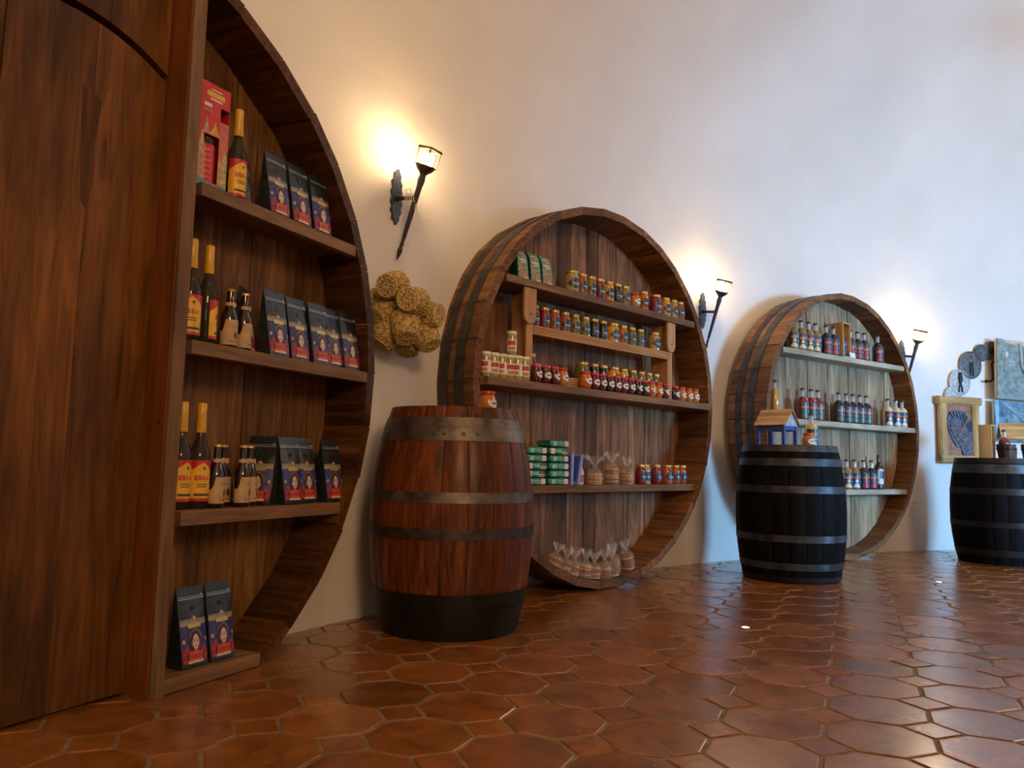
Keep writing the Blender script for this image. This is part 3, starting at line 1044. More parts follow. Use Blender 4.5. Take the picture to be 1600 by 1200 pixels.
LIDW = {'gold': 'gold-lidded', 'wide': 'wide gold-lidded', 'red': 'round red-lidded', 'redbig': 'large red-lidded', 'white': 'tall white-lidded'}
CW = {'crimson': 'crimson preserve', 'orange': 'orange preserve', 'amber': 'amber honey', 'yellow': 'yellow preserve', 'olive': 'olive green pickles', 'green': 'dark green pickles',
      'black': 'black contents', 'tan': 'tan garlic cloves', 'rust': 'rust red sauce', 'pale': 'pale yellow contents', 'purple': 'dark purple jam', 'pickle': 'mixed pickles'}


def jar(kind, c, M, label, group, turn=0.0):
    par = empty('jar', M @ RZ(turn), label, 'jar', group)
    for nm, me in jar_parts(kind, c):
        link(nm, me, par)
    return par


F1, F2, F3 = bframe(1), bframe(2), bframe(3)

# jars of the middle barrel ------------------------------------------------
G_TOP = 'jars on the top shelf of the middle barrel'
topjars = [(-0.345, 'wide', 'pickle'), (-0.250, 'gold', 'rust'), (-0.163, 'gold', 'olive'), (-0.074, 'gold', 'crimson'), (0.018, 'gold', 'yellow'), (0.103, 'gold', 'black'),
           (0.189, 'gold', 'olive'), (0.291, 'redbig', 'amber'), (0.395, 'gold', 'orange'), (0.532, 'wide', 'crimson'), (0.657, 'gold', 'yellow'), (0.752, 'gold', 'pickle'), (0.838, 'gold', 'rust')]
for i, (u, kind, c) in enumerate(topjars):
    jar(kind, c, F2 @ T(u, 0.055, 1.79), '%s jar of %s, %s jar from left on middle barrel\'s top shelf' % (LIDW[kind], CW[c], ORD[i]), G_TOP, random.uniform(-0.15, 0.15))

# pine rack hung in the middle barrel
RK = empty('pine_rack', F2 @ T(0, 0, 1.205), 'light pine hanging rack with grooved rails inside the jar-filled middle barrel', 'rack')
RY0, RY1 = -0.004, 0.135


def rail(x0, x1, z0, z1, y0=-0.016, y1=0.0):
    """reeded board: four ridges run along it"""
    n = 4
    hgt = z1 - z0
    pts = []
    for i in range(n):
        a = z0 + hgt * i / n; b_ = z0 + hgt * (i + 1) / n
        pts += [(y0 + 0.005, a), (y0, a + hgt / n * 0.25), (y0, a + hgt / n * 0.75), (y0 + 0.005, b_)]
    poly = pts + [(y1, z1), (y1, z0)]
    L = x1 - x0
    mb = MB()
    m_ = len(poly)
    vs = [(y, z, -L / 2) for y, z in poly] + [(y, z, L / 2) for y, z in poly]
    fs = [tuple(reversed(range(m_))), tuple(range(m_, 2 * m_))] + [(i, (i + 1) % m_, m_ + (i + 1) % m_, m_ + i) for i in range(m_)]
    mb.add(vs, fs)
    return link('rail', mb.mesh('rail', W_PINE), RK, T((x0 + x1) / 2, 0, 0) @ AX_X)


for x0, x1 in ((-0.728, -0.706), (0.660, 0.682)):
    board_z('side_board', x0, x1, 0.046, 0.18, 0.0, 0.520, W_PINE, RK, 0.002)
for x0, x1 in ((-0.755, -0.704), (0.652, 0.706)):
    m_ = MB()
    for k in range(3):
        w = (x1 - x0) / 3
        m_.box(x0 + k * w + 0.002 - (x0 + x1) / 2, x0 + (k + 1) * w - 0.002 - (x0 + x1) / 2, 0.032, 0.045, 0, 0.42)
    link('stile', m_.mesh('stile', W_PINE), RK, T((x0 + x1) / 2, 0, 0))
for xc in (-0.742, 0.674):
    poly = [(-0.048, 0.385), (-0.040, 0.352), (-0.018, 0.335), (0.018, 0.335), (0.040, 0.352), (0.048, 0.385), (0.048, 0.538), (-0.048, 0.538)]
    m_ = MB(); m_.prism(poly, 0.016, 0.031)
    br = link('bracket', m_.mesh('bracket', W_PINE), RK, T(xc, 0, 0))
    nl = MB(); nl.lathe([(0.006, 0), (0.004, 0.002)], 8)
    link('screw', nl.mesh('screw', M_BLACKHOOP), br, T(0.005, 0.016, 0.39) @ RX(PI / 2))
rail(-0.703, 0.651, 0.280, 0.334, 0.030, 0.046)
rail(-0.703, 0.651, 0.004, 0.062, 0.030, 0.046)
board_x('rack_shelf', -0.705, 0.659, 0.047, 0.18, 0.318, 0.332, W_PINE, RK, 0.002)
board_x('rack_shelf', -0.705, 0.659, 0.047, 0.18, 0.034, 0.048, W_PINE, RK, 0.002)
G_R1 = 'jars on the upper rail of the pine rack'
for i, (u, kind, c) in enumerate([(-0.635, 'gold', 'crimson'), (-0.546, 'gold', 'crimson'), (-0.455, 'gold', 'rust'), (-0.362, 'gold', 'rust'), (-0.269, 'gold', 'olive'), (-0.173, 'gold', 'olive'),
                                  (-0.084, 'gold', 'black'), (0.004, 'gold', 'black'), (0.108, 'wide', 'yellow'), (0.217, 'gold', 'orange'), (0.312, 'gold', 'green'), (0.406, 'gold', 'green'),
                                  (0.574, 'wide', 'tan')]):
    jar(kind, c, F2 @ T(u, 0.092, 1.5372), '%s jar of %s, %s jar from left on pine rack\'s upper row' % (LIDW[kind], CW[c], ORD[i]), G_R1, random.uniform(-0.15, 0.15))
G_R2 = 'jars on the lower rail of the pine rack'
for i, (u, kind, c) in enumerate([(-0.640, 'gold', 'crimson'), (-0.180, 'wide', 'green'), (-0.064, 'gold', 'black'), (0.030, 'gold', 'black'), (0.137, 'wide', 'yellow'), (0.246, 'gold', 'yellow'),
                                  (0.342, 'gold', 'green'), (0.438, 'gold', 'olive'), (0.525, 'gold', 'olive'), (0.612, 'gold', 'green')]):
    jar(kind, c, F2 @ T(u, 0.104, 1.2532), '%s jar of %s, %s from left in pine rack\'s lower row' % (LIDW[kind], CW[c], ORD[i]), G_R2, random.uniform(-0.15, 0.15))
G_B = 'red-lidded jars in front of the pine rack'
redj = [(-0.706, 'red', 'purple'), (-0.630, 'red', 'purple'), (-0.555, 'red', 'purple'), (-0.481, 'red', 'amber'), (-0.276, 'redbig', 'orange'), (-0.189, 'red', 'purple'), (-0.119, 'red', 'purple'),
        (-0.045, 'red', 'black'), (0.029, 'red', 'purple'), (0.101, 'red', 'purple'), (0.175, 'red', 'purple'), (0.251, 'red', 'black'), (0.328, 'red', 'black'), (0.406, 'red', 'orange'),
        (0.486, 'red', 'orange'), (0.561, 'red', 'purple'), (0.740, 'redbig', 'black'), (0.836, 'red', 'amber'), (0.926, 'red', 'amber'), (1.008, 'red', 'amber')]
for i, (u, kind, c) in enumerate(redj):
    front = -0.80 < u < 0.72
    jar(kind, c, F2 @ T(u, -0.004 if front else 0.04, 1.205), '%s jar of %s, %s red-lidded jar from left on middle shelf' % (LIDW[kind], CW[c], ORD[i]), G_B, random.uniform(-0.2, 0.2))
# a slim edge carries the jars that stand in front of the rack
board_x('shelf_edge', -1.10, 1.10, -0.030, 0.003, 1.160, 1.205, W_SHELF, b2, 0.003)
G_W = 'white-lidded jars at the left end of the middle shelf'
for i, u in enumerate([-1.076, -1.016, -0.956, -0.896, -0.836, -0.777]):
    jar('white', 'pickle', F2 @ T(u, 0.018, 1.205) if i < 4 else F2 @ T(u - 0.02, 0.0, 1.205), 'tall white-lidded pickle jar, %s of the six at left end of middle shelf' % ORD[i], G_W, 0.6 * (i % 2) - 0.2)
jar('white', 'pickle', F2 @ T(-0.886, 0.018, 1.3392), 'white-lidded pickle jar stacked on top of the other white-lidded jars', G_W, 0.2)
G_C = 'jars on the lower shelf of the middle barrel'
for i, (u, kind, c) in enumerate([(0.378, 'gold', 'crimson'), (0.460, 'gold', 'pale'), (0.556, 'gold', 'crimson'), (0.678, 'wide', 'rust'), (0.785, 'gold', 'rust'), (0.866, 'gold', 'rust')]):
    jar(kind, c, F2 @ T(u, 0.055 if i != 1 else 0.075, 0.63), '%s jar of %s, %s jar from left on middle barrel\'s lower shelf' % (LIDW[kind], CW[c], ORD[i]), G_C)
# the jars on the casks
jar('redbig', 'amber', T(-0.112, 3.640, 0.9802) @ RZ(0.9), 'red-lidded honey jar standing on top of the brown cask', 'honey jars on casks')

# ------------------------------------------------------------------ packets, books and cookies of the middle barrel
M_GREEN = plain('green_packet', (0.035, 0.20, 0.12), 0.4, vary=0.35, scale=45)
M_DKGREEN = plain('dark_green_packet', (0.008, 0.055, 0.020), 0.45, vary=0.2)
M_MINT = plain('mint_print', (0.22, 0.50, 0.38), 0.45, vary=0.15, scale=60)
M_CREAM = plain('cream_print', (0.66, 0.60, 0.52), 0.5, vary=0.06)
M_SALMON = plain('salmon_print', (0.50, 0.16, 0.08), 0.5, vary=0.15)
M_BLUEBOOK = plain('blue_cover', (0.05, 0.10, 0.34), 0.45, vary=0.1)
M_PERI = plain('periwinkle_cover', (0.25, 0.32, 0.66), 0.45, vary=0.08)


def pillow_pack(w, dpt, h, name, mat, bul=0.006):
    """soft packet lying flat: bulged faces, crimped ends at -X and +X"""
    NX, NZ = 8, 4
    mb = MB(); vs = []; fs = []
    for i in range(NX + 1):
        t = i / NX
        e = min(1, min(t, 1 - t) * 6 + 0.35)
        hh = h / 2 * (e ** 0.5); dd = dpt / 2 * (0.9 + 0.1 * e)
        for q in range(12):
            a = 2 * PI * q / 12
            sx = math.copysign(abs(math.cos(a)) ** 0.35, math.cos(a)); sz = math.copysign(abs(math.sin(a)) ** 0.35, math.sin(a))
            vs.append(((t - 0.5) * w, sx * dd, h / 2 + sz * hh))
    for i in range(NX):
        for q in range(12):
            q2 = (q + 1) % 12
            fs.append((i * 12 + q, (i + 1) * 12 + q, (i + 1) * 12 + q2, i * 12 + q2))
    fs.append(tuple(range(12))); fs.append(tuple(reversed([NX * 12 + q for q in range(12)])))
    mb.add(vs, fs)
    return mb.mesh(name, mat, smooth=50)


pk_body = pillow_pack(0.168, 0.115, 0.043, 'packet_body', M_GREEN)


def pk_print():
    mb = MB()
    y = -0.0605
    mb.box(0.038, 0.070, y, y + 0.004, 0.006, 0.037, 0)      # cream end panel
    mb.box(-0.015, 0.034, y, y + 0.004, 0.014, 0.030, 1)     # pale title block
    mb.box(-0.066, -0.024, y + 0.0004, y + 0.004, 0.010, 0.034, 1)
    mb.box(-0.008, 0.028, y - 0.0006, y + 0.003, 0.0195, 0.024, 2)
    return mb.mesh('packet_print', [M_CREAM, M_MINT, M_DKGREEN])


def pk_print2():
    mb = MB()
    y = -0.0605
    mb.box(-0.074, -0.040, y, y + 0.004, 0.006, 0.037, 0)
    mb.box(-0.034, 0.020, y, y + 0.004, 0.015, 0.031, 1)
    mb.lathe([(0.0115, 0), (0.0115, 0.004)], 14, 0, M=T(0.046, y + 0.004, 0.012) @ RX(PI / 2) @ Matrix.Diagonal((2.0, 0.8, 1, 1)))
    mb.lathe([(0.008, 0.0), (0.008, 0.0048)], 14, 3, M=T(0.046, y + 0.004, 0.012) @ RX(PI / 2) @ Matrix.Diagonal((2.0, 0.8, 1, 1)))
    return mb.mesh('packet_print', [M_CREAM, M_MINT, M_DKGREEN, M_SALMON])


pp1, pp2 = pk_print(), pk_print2()
G_PK = 'green packets stacked on the lower shelf'
for col, (u, n) in enumerate(((-0.672, 5), (-0.478, 6))):
    for i in range(n):
        lab = 'green soft packet, %s from bottom in the %s stack on middle barrel\'s lower shelf' % (ORD[i], 'left' if col == 0 else 'right')
        p = empty('green_packet', F2 @ T(u + random.uniform(-0.008, 0.008), 0.068, 0.63 + 0.0435 * i) @ RZ(random.uniform(-0.05, 0.05)), lab, 'packet', G_PK)
        link('packet_body', pk_body, p)
        link('packet_print', pp2 if (col, i) in ((0, 1), (0, 2), (1, 4)) else pp1, p)
# three upright green packets on the top shelf
up_me = []


def upright_pack():
    w, dp, h = 0.088, 0.062, 0.185
    NX, NZ = 4, 9
    mb = MB(); vs = []; fs = []
    for j in range(NZ + 1):
        t = j / NZ
        d2 = dp / 2 * (1 - 0.9 * max(0, (t - 0.72) / 0.28) ** 1.5)
        ww = w / 2 * (1 - 0.04 * t)
        ring_ = [(-ww, -d2), (-ww * 0.5, -d2 - 0.004 * (1 - t)), (0, -d2 - 0.006 * (1 - t)), (ww * 0.5, -d2 - 0.004 * (1 - t)), (ww, -d2), (ww, d2), (0, d2), (-ww, d2)]
        vs += [(x, y, t * h) for x, y in ring_]
    for j in range(NZ):
        for q in range(8):
            q2 = (q + 1) % 8
            fs.append((j * 8 + q, j * 8 + q2, (j + 1) * 8 + q2, (j + 1) * 8 + q))
    fs.append(tuple(reversed(range(8)))); fs.append(tuple(NZ * 8 + q for q in range(8)))
    mi = []
    mb.add(vs, fs)
    return mb.mesh('packet_body', M_DKGREEN, smooth=35)


up_body = upright_pack()


def up_print():
    mb = MB()
    def pt(s, t):
        w, dp, h = 0.088, 0.062, 0.185
        d2 = dp / 2 * (1 - 0.9 * max(0, (t - 0.72) / 0.28) ** 1.5)
        return (s * w / 2 * (1 - 0.04 * t), -d2 - 0.0065 * (1 - t) - 0.0008, t * h)
    def band(s0, s1, t0, t1, mat, off=0.0):
        n = 6
        vs = []; fs = []
        for j in range(n + 1):
            t = t0 + (t1 - t0) * j / n
            for s in (s0, s1):
                p = pt(s, t); vs.append((p[0], p[1] - off, p[2]))
        for j in range(n):
            fs.append((2 * j, 2 * j + 1, 2 * j + 3, 2 * j + 2))
        mb.add(vs, fs, mat)
    band(-0.94, 0.94, 0.02, 0.98, 0)
    def blob(s, t, rs, rt, mat, off):
        c = [pt(s + rs * math.cos(2 * PI * i / 14), t + rt * math.sin(2 * PI * i / 14)) for i in range(14)]
        mb.add([(p[0], p[1] - off, p[2]) for p in c], [tuple(range(14))], mat)
    blob(0, 0.80, 0.42, 0.085, 1, 0.0006); blob(0, 0.79, 0.28, 0.055, 2, 0.0010)
    band(-0.6, 0.6, 0.60, 0.66, 1, 0.0006); band(-0.4, 0.7, 0.53, 0.56, 1, 0.0006)
    blob(-0.2, 0.40, 0.35, 0.08, 2, 0.0006); blob(0.1, 0.2, 0.55, 0.10, 2, 0.0006)
    band(0.1, 0.9, 0.03, 0.09, 1, 0.0006)
    return mb.mesh('packet_print', [plain('sage_print', (0.16, 0.30, 0.18), 0.45, vary=0.3, scale=60), M_CREAM, M_SALMON])


up_pr = up_print()
for i, u in enumerate((-0.770, -0.665, -0.565)):
    p = empty('green_packet', F2 @ T(u, 0.085, 1.791) @ RX(-0.06) @ RY(-0.04),
              'upright green coffee packet, %s of three at left end of middle barrel\'s top shelf' % ORD[i], 'packet', 'upright green packets')
    link('packet_body', up_body, p); link('packet_print', up_pr, p)
# two blue booklets and a small packet beside the stacks
for u, ang, lab, mt in ((-0.357, 0.02, 'thin blue booklet standing upright against the green packets', M_PERI), (-0.300, 0.20, 'thin blue booklet leaning to the right beside the upright one', M_PERI)):
    p = empty('booklet', F2 @ T(u, 0.02, 0.6305) @ RY(ang), lab, 'booklet', 'blue booklets')
    mb = MB(); mb.box(-0.010, -0.008, 0, 0.12, 0, 0.185); mb.box(0.008, 0.010, 0, 0.12, 0, 0.185); mb.box(-0.010, 0.010, -0.002, 0.002, 0, 0.185)
    link('cover', mb.mesh('cover', [mt]), p)
    mb = MB(); mb.box(-0.0078, 0.0078, 0.003, 0.117, 0.003, 0.181)
    link('pages', mb.mesh('pages', M_CREAM), p)
    mb = MB(); mb.box(-0.0105, -0.0099, 0.01, 0.11, 0.02, 0.17)
    link('front_print', mb.mesh('front_print', M_BLUEBOOK), p)
p = empty('snack_packet', F2 @ T(-0.225, 0.075, 0.63), 'small cream and orange snack packet behind the leaning blue booklet', 'packet')
link('packet_body', cached('snack', lambda: MB().lathe([(0.030, 0), (0.036, 0.01), (0.036, 0.075), (0.026, 0.098), (0.022, 0.11)], 12, 0, M=Matrix.Diagonal((1, 0.6, 1, 1))).mesh('packet_body', M_CREAM, smooth=40)), p)
mb = MB(); cyl_patch(mb, 0.0372, -0.7, 0.7, 0.015, 0.06, 0, 6)
for i_, v_ in enumerate(mb.v): mb.v[i_] = (v_[0], v_[1] * 0.6, v_[2])
link('packet_print', mb.mesh('packet_print', M_SALMON), p)

# cookies in clear bags
M_COOKIE = plain('cookie', (0.72, 0.38, 0.12), 0.75, vary=0.25, scale=90)
M_COOKIE_D = plain('dark_cookie', (0.30, 0.11, 0.04), 0.75, vary=0.3, scale=90)
M_FILM = glassy('cellophane', (0.95, 0.93, 0.9), 0.88, 0.10)
M_TIE = plain('twist_tie', (0.5, 0.38, 0.15), 0.4, 0.5)
ck = [MB().lathe([(0.036, 0), (0.041, 0.003), (0.041, 0.007), (0.035, 0.0095)], 14).mesh('cookie', mt, smooth=40) for mt in (M_COOKIE, M_COOKIE_D)]


def film_mesh(h, seed, fl=1.0):
    rnd = random.Random(seed)
    NA = 20
    prof = [(0.044, 0.0), (0.0465, 0.01), (0.0465, h * 0.8), (0.043, h), (0.030, h + 0.012), (0.012, h + 0.024), (0.009, h + 0.030), (0.016, h + 0.042), (0.030, h + 0.060), (0.040 * fl, h + 0.085)]
    mb = MB(); vs = []; fs = []
    for j, (r, z) in enumerate(prof):
        for i in range(NA):
            a = 2 * PI * i / NA
            k = 1 + (0.05 if j < 4 else 0.25 if j > 6 else 0.12) * (1 if i % 2 else -1) + rnd.uniform(-0.05, 0.05)
            dz = rnd.uniform(-0.02, 0.016) if j == len(prof) - 1 else 0
            sq = 0.55 if j > 6 else 1.0
            vs.append((r * k * math.cos(a), r * k * math.sin(a) * sq, z + dz))
    for j in range(len(prof) - 1):
        for i in range(NA):
            a, b_ = j * NA + i, j * NA + (i + 1) % NA
            fs.append((a, b_, b_ + NA, a + NA))
    mb.add(vs, fs)
    return mb.mesh('clear_film', M_FILM, smooth=25)


def cookie_bag(M, n, label, group, seed, dark=0.4, fl=1.0, k=1.0):
    rnd = random.Random(seed)
    par = empty('cookie_bag', M @ Matrix.Scale(k, 4), label, 'cookie bag', group)
    for i in range(n):
        link('cookie', ck[1 if rnd.random() < dark else 0], par, T(rnd.uniform(-0.002, 0.002), rnd.uniform(-0.002, 0.002), 0.002 + i * 0.0115) @ RX(rnd.uniform(-0.04, 0.04)) @ RY(rnd.uniform(-0.04, 0.04)))
    link('clear_film', film_mesh(0.004 + n * 0.0115, seed, fl), par)
    h = 0.004 + n * 0.0115
    mb = MB(); mb.tube([(0.0115 * math.cos(2 * PI * i / 10), 0.0115 * math.sin(2 * PI * i / 10), h + 0.028) for i in range(10)], 0.002, 5, closed=True)
    link('twist_tie', mb.mesh('twist_tie', M_TIE), par)


G_CK = 'cookie bags on the lower shelf'
for i, (u, n, fl, k, tilt) in enumerate(((-0.085, 5, 1.7, 1.18, 0.0), (0.085, 8, 1.4, 1.10, 0.0), (0.248, 7, 0.9, 1.0, 0.0))):
    cookie_bag(F2 @ T(u, 0.07, 0.6302) @ RX(0), n, ['clear bag with a low cookie pile, first of three on middle barrel\'s lower shelf',
               'clear bag with a tall cookie pile, second of three on middle barrel\'s lower shelf',
               'clear bag of cookies, third of three, next to jars on lower shelf'][i], G_CK, 20 + i, 0.2, fl, k)
G_CF = 'cookie bags in the bottom of the middle barrel'
zc2, rr2 = BAR[2][2], BAR[2][3] - 0.048
for i, (u, n, yy, sd) in enumerate([(-0.470, 5, 0.06, 0.6), (-0.375, 5, 0.06, 0.5), (-0.285, 6, 0.075, 0.6), (-0.195, 7, 0.055, 0.5), (-0.098, 6, 0.06, 0.4), (0.005, 7, 0.055, 0.4), (0.105, 7, 0.07, 0.6), (0.185, 8, 0.12, 0.5), (0.275, 8, 0.075, 0.5)]):
    q = math.asin(u / rr2)
    zz = zc2 - rr2 * math.cos(q) + 0.004
    cookie_bag(F2 @ T(u, yy, zz) @ RY(-q * 0.9), n, 'clear bag of cookies, %s from left in the bottom of the middle barrel' % ORD[i], G_CF, 40 + i, sd)

# ------------------------------------------------------------------ coffee pouches of the nearest barrel
M_POUCH = plain('black_pouch', (0.012, 0.018, 0.021), 0.33, 0.0, vary=0.3, scale=40, spec=0.7)
M_ZIP = plain('zip_strip', (0.45, 0.48, 0.50), 0.3, 0.4, vary=0.05)
P_W, P_H, P_D = 0.112, 0.262, 0.075


def pouch_pt(s, t, off=0.0):
    """front skin: s across (-1..1), t up (0..1)"""
    w = P_W / 2 * (0.93 + 0.07 * min(1, t * 4)) * (1 - 0.02 * t)
    d2 = P_D / 2 * (1 - t) ** 0.85
    bul = 0.012 * (1 - s * s) * math.sin(PI * min(1, t * 1.15)) * (1 - t * 0.6)
    return (s * w, -d2 - bul - off, t * P_H)


def pouch_mesh():
    NX, NT = 8, 14
    mb = MB(); vs = []; fs = []
    rnd = random.Random(3)
    for j in range(NT + 1):
        t = j / NT
        for i in range(NX + 1):
            s = -1 + 2 * i / NX
            x, y, z = pouch_pt(s, t)
            if 0.6 < t < 0.82 and abs(s) < 0.9: y += rnd.uniform(-0.003, 0.003)
            vs.append((x, y, z))
    o = len(vs)
    for j in range(NT + 1):
        t = j / NT
        for i in range(NX + 1):
            s = -1 + 2 * i / NX
            x, y, z = pouch_pt(s, t)
            vs.append((x, 0.9 * P_D / 2 * (1 - t) ** 0.85 + 0.001, z))
    W = NX + 1
    for j in range(NT):
        for i in range(NX):
            a = j * W + i
            fs.append((a, a + 1, a + 1 + W, a + W)); fs.append((o + a + 1, o + a, o + a + W, o + a + 1 + W))
        fs.append((o + j * W, j * W, (j + 1) * W, o + (j + 1) * W))
        fs.append((j * W + NX, o + j * W + NX, o + (j + 1) * W + NX, (j + 1) * W + NX))
    fs.append(tuple(range(NX, -1, -1)) + tuple(o + i for i in range(NX + 1)))
    fs.append(tuple(NT * W + i for i in range(NX + 1)) + tuple(o + NT * W + i for i in range(NX, -1, -1)))
    mb.add(vs, fs)
    return mb.mesh('pouch', M_POUCH, smooth=35)


def pouch_print():
    mats = [plain('p_blue', (0.035, 0.055, 0.20), 0.35, vary=0.25, scale=80), plain('p_red', (0.32, 0.030, 0.035), 0.35, vary=0.35, scale=80), plain('p_tan', (0.36, 0.25, 0.17), 0.4),
            plain('p_teal', (0.16, 0.26, 0.21), 0.4), plain('p_maroon', (0.17, 0.020, 0.018), 0.4), plain('p_gold', (0.60, 0.46, 0.14), 0.3, 0.5), plain('p_hair', (0.055, 0.022, 0.022), 0.4),
            plain('p_hood', (0.30, 0.12, 0.10), 0.4), plain('p_face', (0.62, 0.50, 0.40), 0.4), plain('p_orange', (0.55, 0.10, 0.035), 0.4), plain('p_cream', (0.66, 0.50, 0.36), 0.4),
            plain('p_violet', (0.13, 0.025, 0.085), 0.4), plain('p_pink', (0.55, 0.25, 0.24), 0.4)]
    mb = MB()
    lay = [0]
    def poly(pts, mat, sub=1):
        lay[0] += 1
        off = 0.0004 + 0.00012 * lay[0]
        mb.add([pouch_pt(s, t, off) for s, t in pts], [tuple(range(len(pts)))], mat)
    def band(s0, s1, t0, t1, mat):
        lay[0] += 1
        off = 0.0004 + 0.00012 * lay[0]
        nx, nt = 8, max(1, int((t1 - t0) / 0.06))
        vs = [pouch_pt(s0 + (s1 - s0) * i / nx, t0 + (t1 - t0) * j / nt, off) for j in range(nt + 1) for i in range(nx + 1)]
        fs = [(j * (nx + 1) + i, j * (nx + 1) + i + 1, (j + 1) * (nx + 1) + i + 1, (j + 1) * (nx + 1) + i) for j in range(nt) for i in range(nx)]
        mb.add(vs, fs, mat)
    def oval(s, t, rs, rt, mat, n=14):
        poly([(s + rs * math.cos(2 * PI * i / n), t + rt * math.sin(2 * PI * i / n)) for i in range(n)], mat)
    band(-0.96, 0.96, 0.05, 0.56, 0)
    band(-0.96, 0.96, 0.05, 0.22, 11)
    band(-0.96, 0.96, 0.52, 0.57, 2); band(-0.96, 0.96, 0.57, 0.60, 3)
    poly([(-0.55, 0.53), (0.55, 0.53), (0.32, 0.57), (0.22, 0.62), (0.0, 0.65), (-0.22, 0.62), (-0.32, 0.57)], 4)
    oval(0.05, 0.61, 0.13, 0.022, 12, 10)
    for sx in (-1, 1):
        oval(sx * 0.72, 0.42, 0.17, 0.06, 0, 10); oval(sx * 0.80, 0.17, 0.16, 0.055, 1, 10); oval(sx * 0.62, 0.22, 0.14, 0.05, 1, 10); oval(sx * 0.74, 0.10, 0.18, 0.04, 1, 10)
        oval(sx * 0.80, 0.33, 0.10, 0.030, 12, 8)
    oval(0, 0.36, 0.46, 0.115, 7); oval(0, 0.335, 0.42, 0.125, 6)
    poly([(-0.46, 0.49), (0.46, 0.49), (0.50, 0.53), (0.40, 0.545), (-0.40, 0.545), (-0.50, 0.53)], 5)
    poly([(-0.14, 0.20), (0.14, 0.20), (0.14, 0.27), (-0.14, 0.27)], 9)
    poly([(0, 0.415), (-0.16, 0.385), (-0.25, 0.335), (-0.235, 0.285), (-0.15, 0.24), (0, 0.222), (0.15, 0.24), (0.235, 0.285), (0.25, 0.335), (0.16, 0.385)], 8)
    for sx in (-1, 1):
        oval(sx * 0.11, 0.325, 0.052, 0.008, 6, 8)
        poly([(sx * 0.05, 0.343), (sx * 0.18, 0.345), (sx * 0.18, 0.351), (sx * 0.05, 0.349)][::sx], 6)
    poly([(-0.025, 0.283), (0.03, 0.283), (0.0, 0.30)], 7)
    oval(0, 0.262, 0.07, 0.007, 4, 8)
    band(-0.52, 0.52, 0.085, 0.20, 9); band(-0.60, 0.60, 0.055, 0.085, 10)
    for k in range(6):      # the line of lettering on the red banner
        s0 = -0.42 + k * 0.14
        poly([(s0, 0.115), (s0 + 0.09, 0.115), (s0 + 0.09, 0.165), (s0, 0.165)], 1)
    return mb.mesh('front_print', mats)


def pouch_zip():
    mb = MB()
    for t0, t1 in ((0.845, 0.856), (0.872, 0.879)):
        vs = []; fs = []
        for i in range(9):
            s = -0.99 + 1.98 * i / 8
            vs += [pouch_pt(s, t0, 0.0035), pouch_pt(s, t1, 0.0035)]
        for i in range(8):
            fs.append((2 * i, 2 * i + 2, 2 * i + 3, 2 * i + 1))
        mb.add(vs, fs)
    c = pouch_pt(0.82, 0.885, 0.002)
    mb.lathe([(0.0045, 0), (0.0035, 0.0015)], 8, M=T(*c) @ RX(PI / 2))
    return mb.mesh('zip_strip', M_ZIP)


po_me, po_pr, po_zip = pouch_mesh(), pouch_print(), pouch_zip()
valve = MB().lathe([(0.008, 0), (0.008, 0.0012), (0.006, 0.0018)], 12).mesh('valve', M_POUCH)


def pouch(u, y, z, label, group, lean=0.05, turn=0.0):
    p = empty('coffee_pouch', F1 @ T(u, y, z + 0.001) @ RZ(turn) @ RX(-lean), label, 'coffee pouch', group)
    link('pouch', po_me, p); link('front_print', po_pr, p); link('zip_strip', po_zip, p)
    link('valve', valve, p, T(*pouch_pt(0, 0.73, 0.0005)) @ RX(PI / 2))


GP = 'black coffee pouches with a printed face'
for u, y, lab, tu in ((0.640, 0.135, 'black coffee pouch at back, left of the three printed pouches on top shelf', 0.7), (0.730, 0.065, 'black coffee pouch with printed woman, left of three on top shelf', 0),
                      (0.858, 0.065, 'black coffee pouch with printed woman, middle of three on top shelf', 0), (0.985, 0.065, 'black coffee pouch with printed woman, right of three on top shelf', 0)):
    pouch(u, y, 1.682, lab, GP, 0.05, tu)
for i, u in enumerate((0.765, 0.900, 1.018, 1.120, 1.222)):
    pouch(u, 0.065 + 0.012 * (i % 2), 1.14, 'black coffee pouch with printed woman, %s of five on nearest barrel\'s middle shelf' % ORD[i], GP, 0.05)
pouch(0.672, 0.13, 1.14, 'black coffee pouch at back beside the brown bottles on middle shelf', GP, 0.04, 0.5)
for i, u in enumerate((0.885, 0.995, 1.140)):
    pouch(u, 0.062 + (0.02 if i == 1 else 0), 0.573, 'black coffee pouch with printed woman, %s of three on nearest barrel\'s lower shelf' % ORD[i], GP, 0.05)
pouch(0.775, 0.10, 0.573, 'black coffee pouch turned sideways between brown bottles and printed pouches', GP, 0.03, -1.2)
pouch(0.440, 0.065, 0.048, 'black coffee pouch with printed woman near the floor, next to the post', GP, 0.06)
pouch(0.562, 0.065, 0.048, 'black coffee pouch with printed woman near the floor, farther from the post', GP, 0.06)

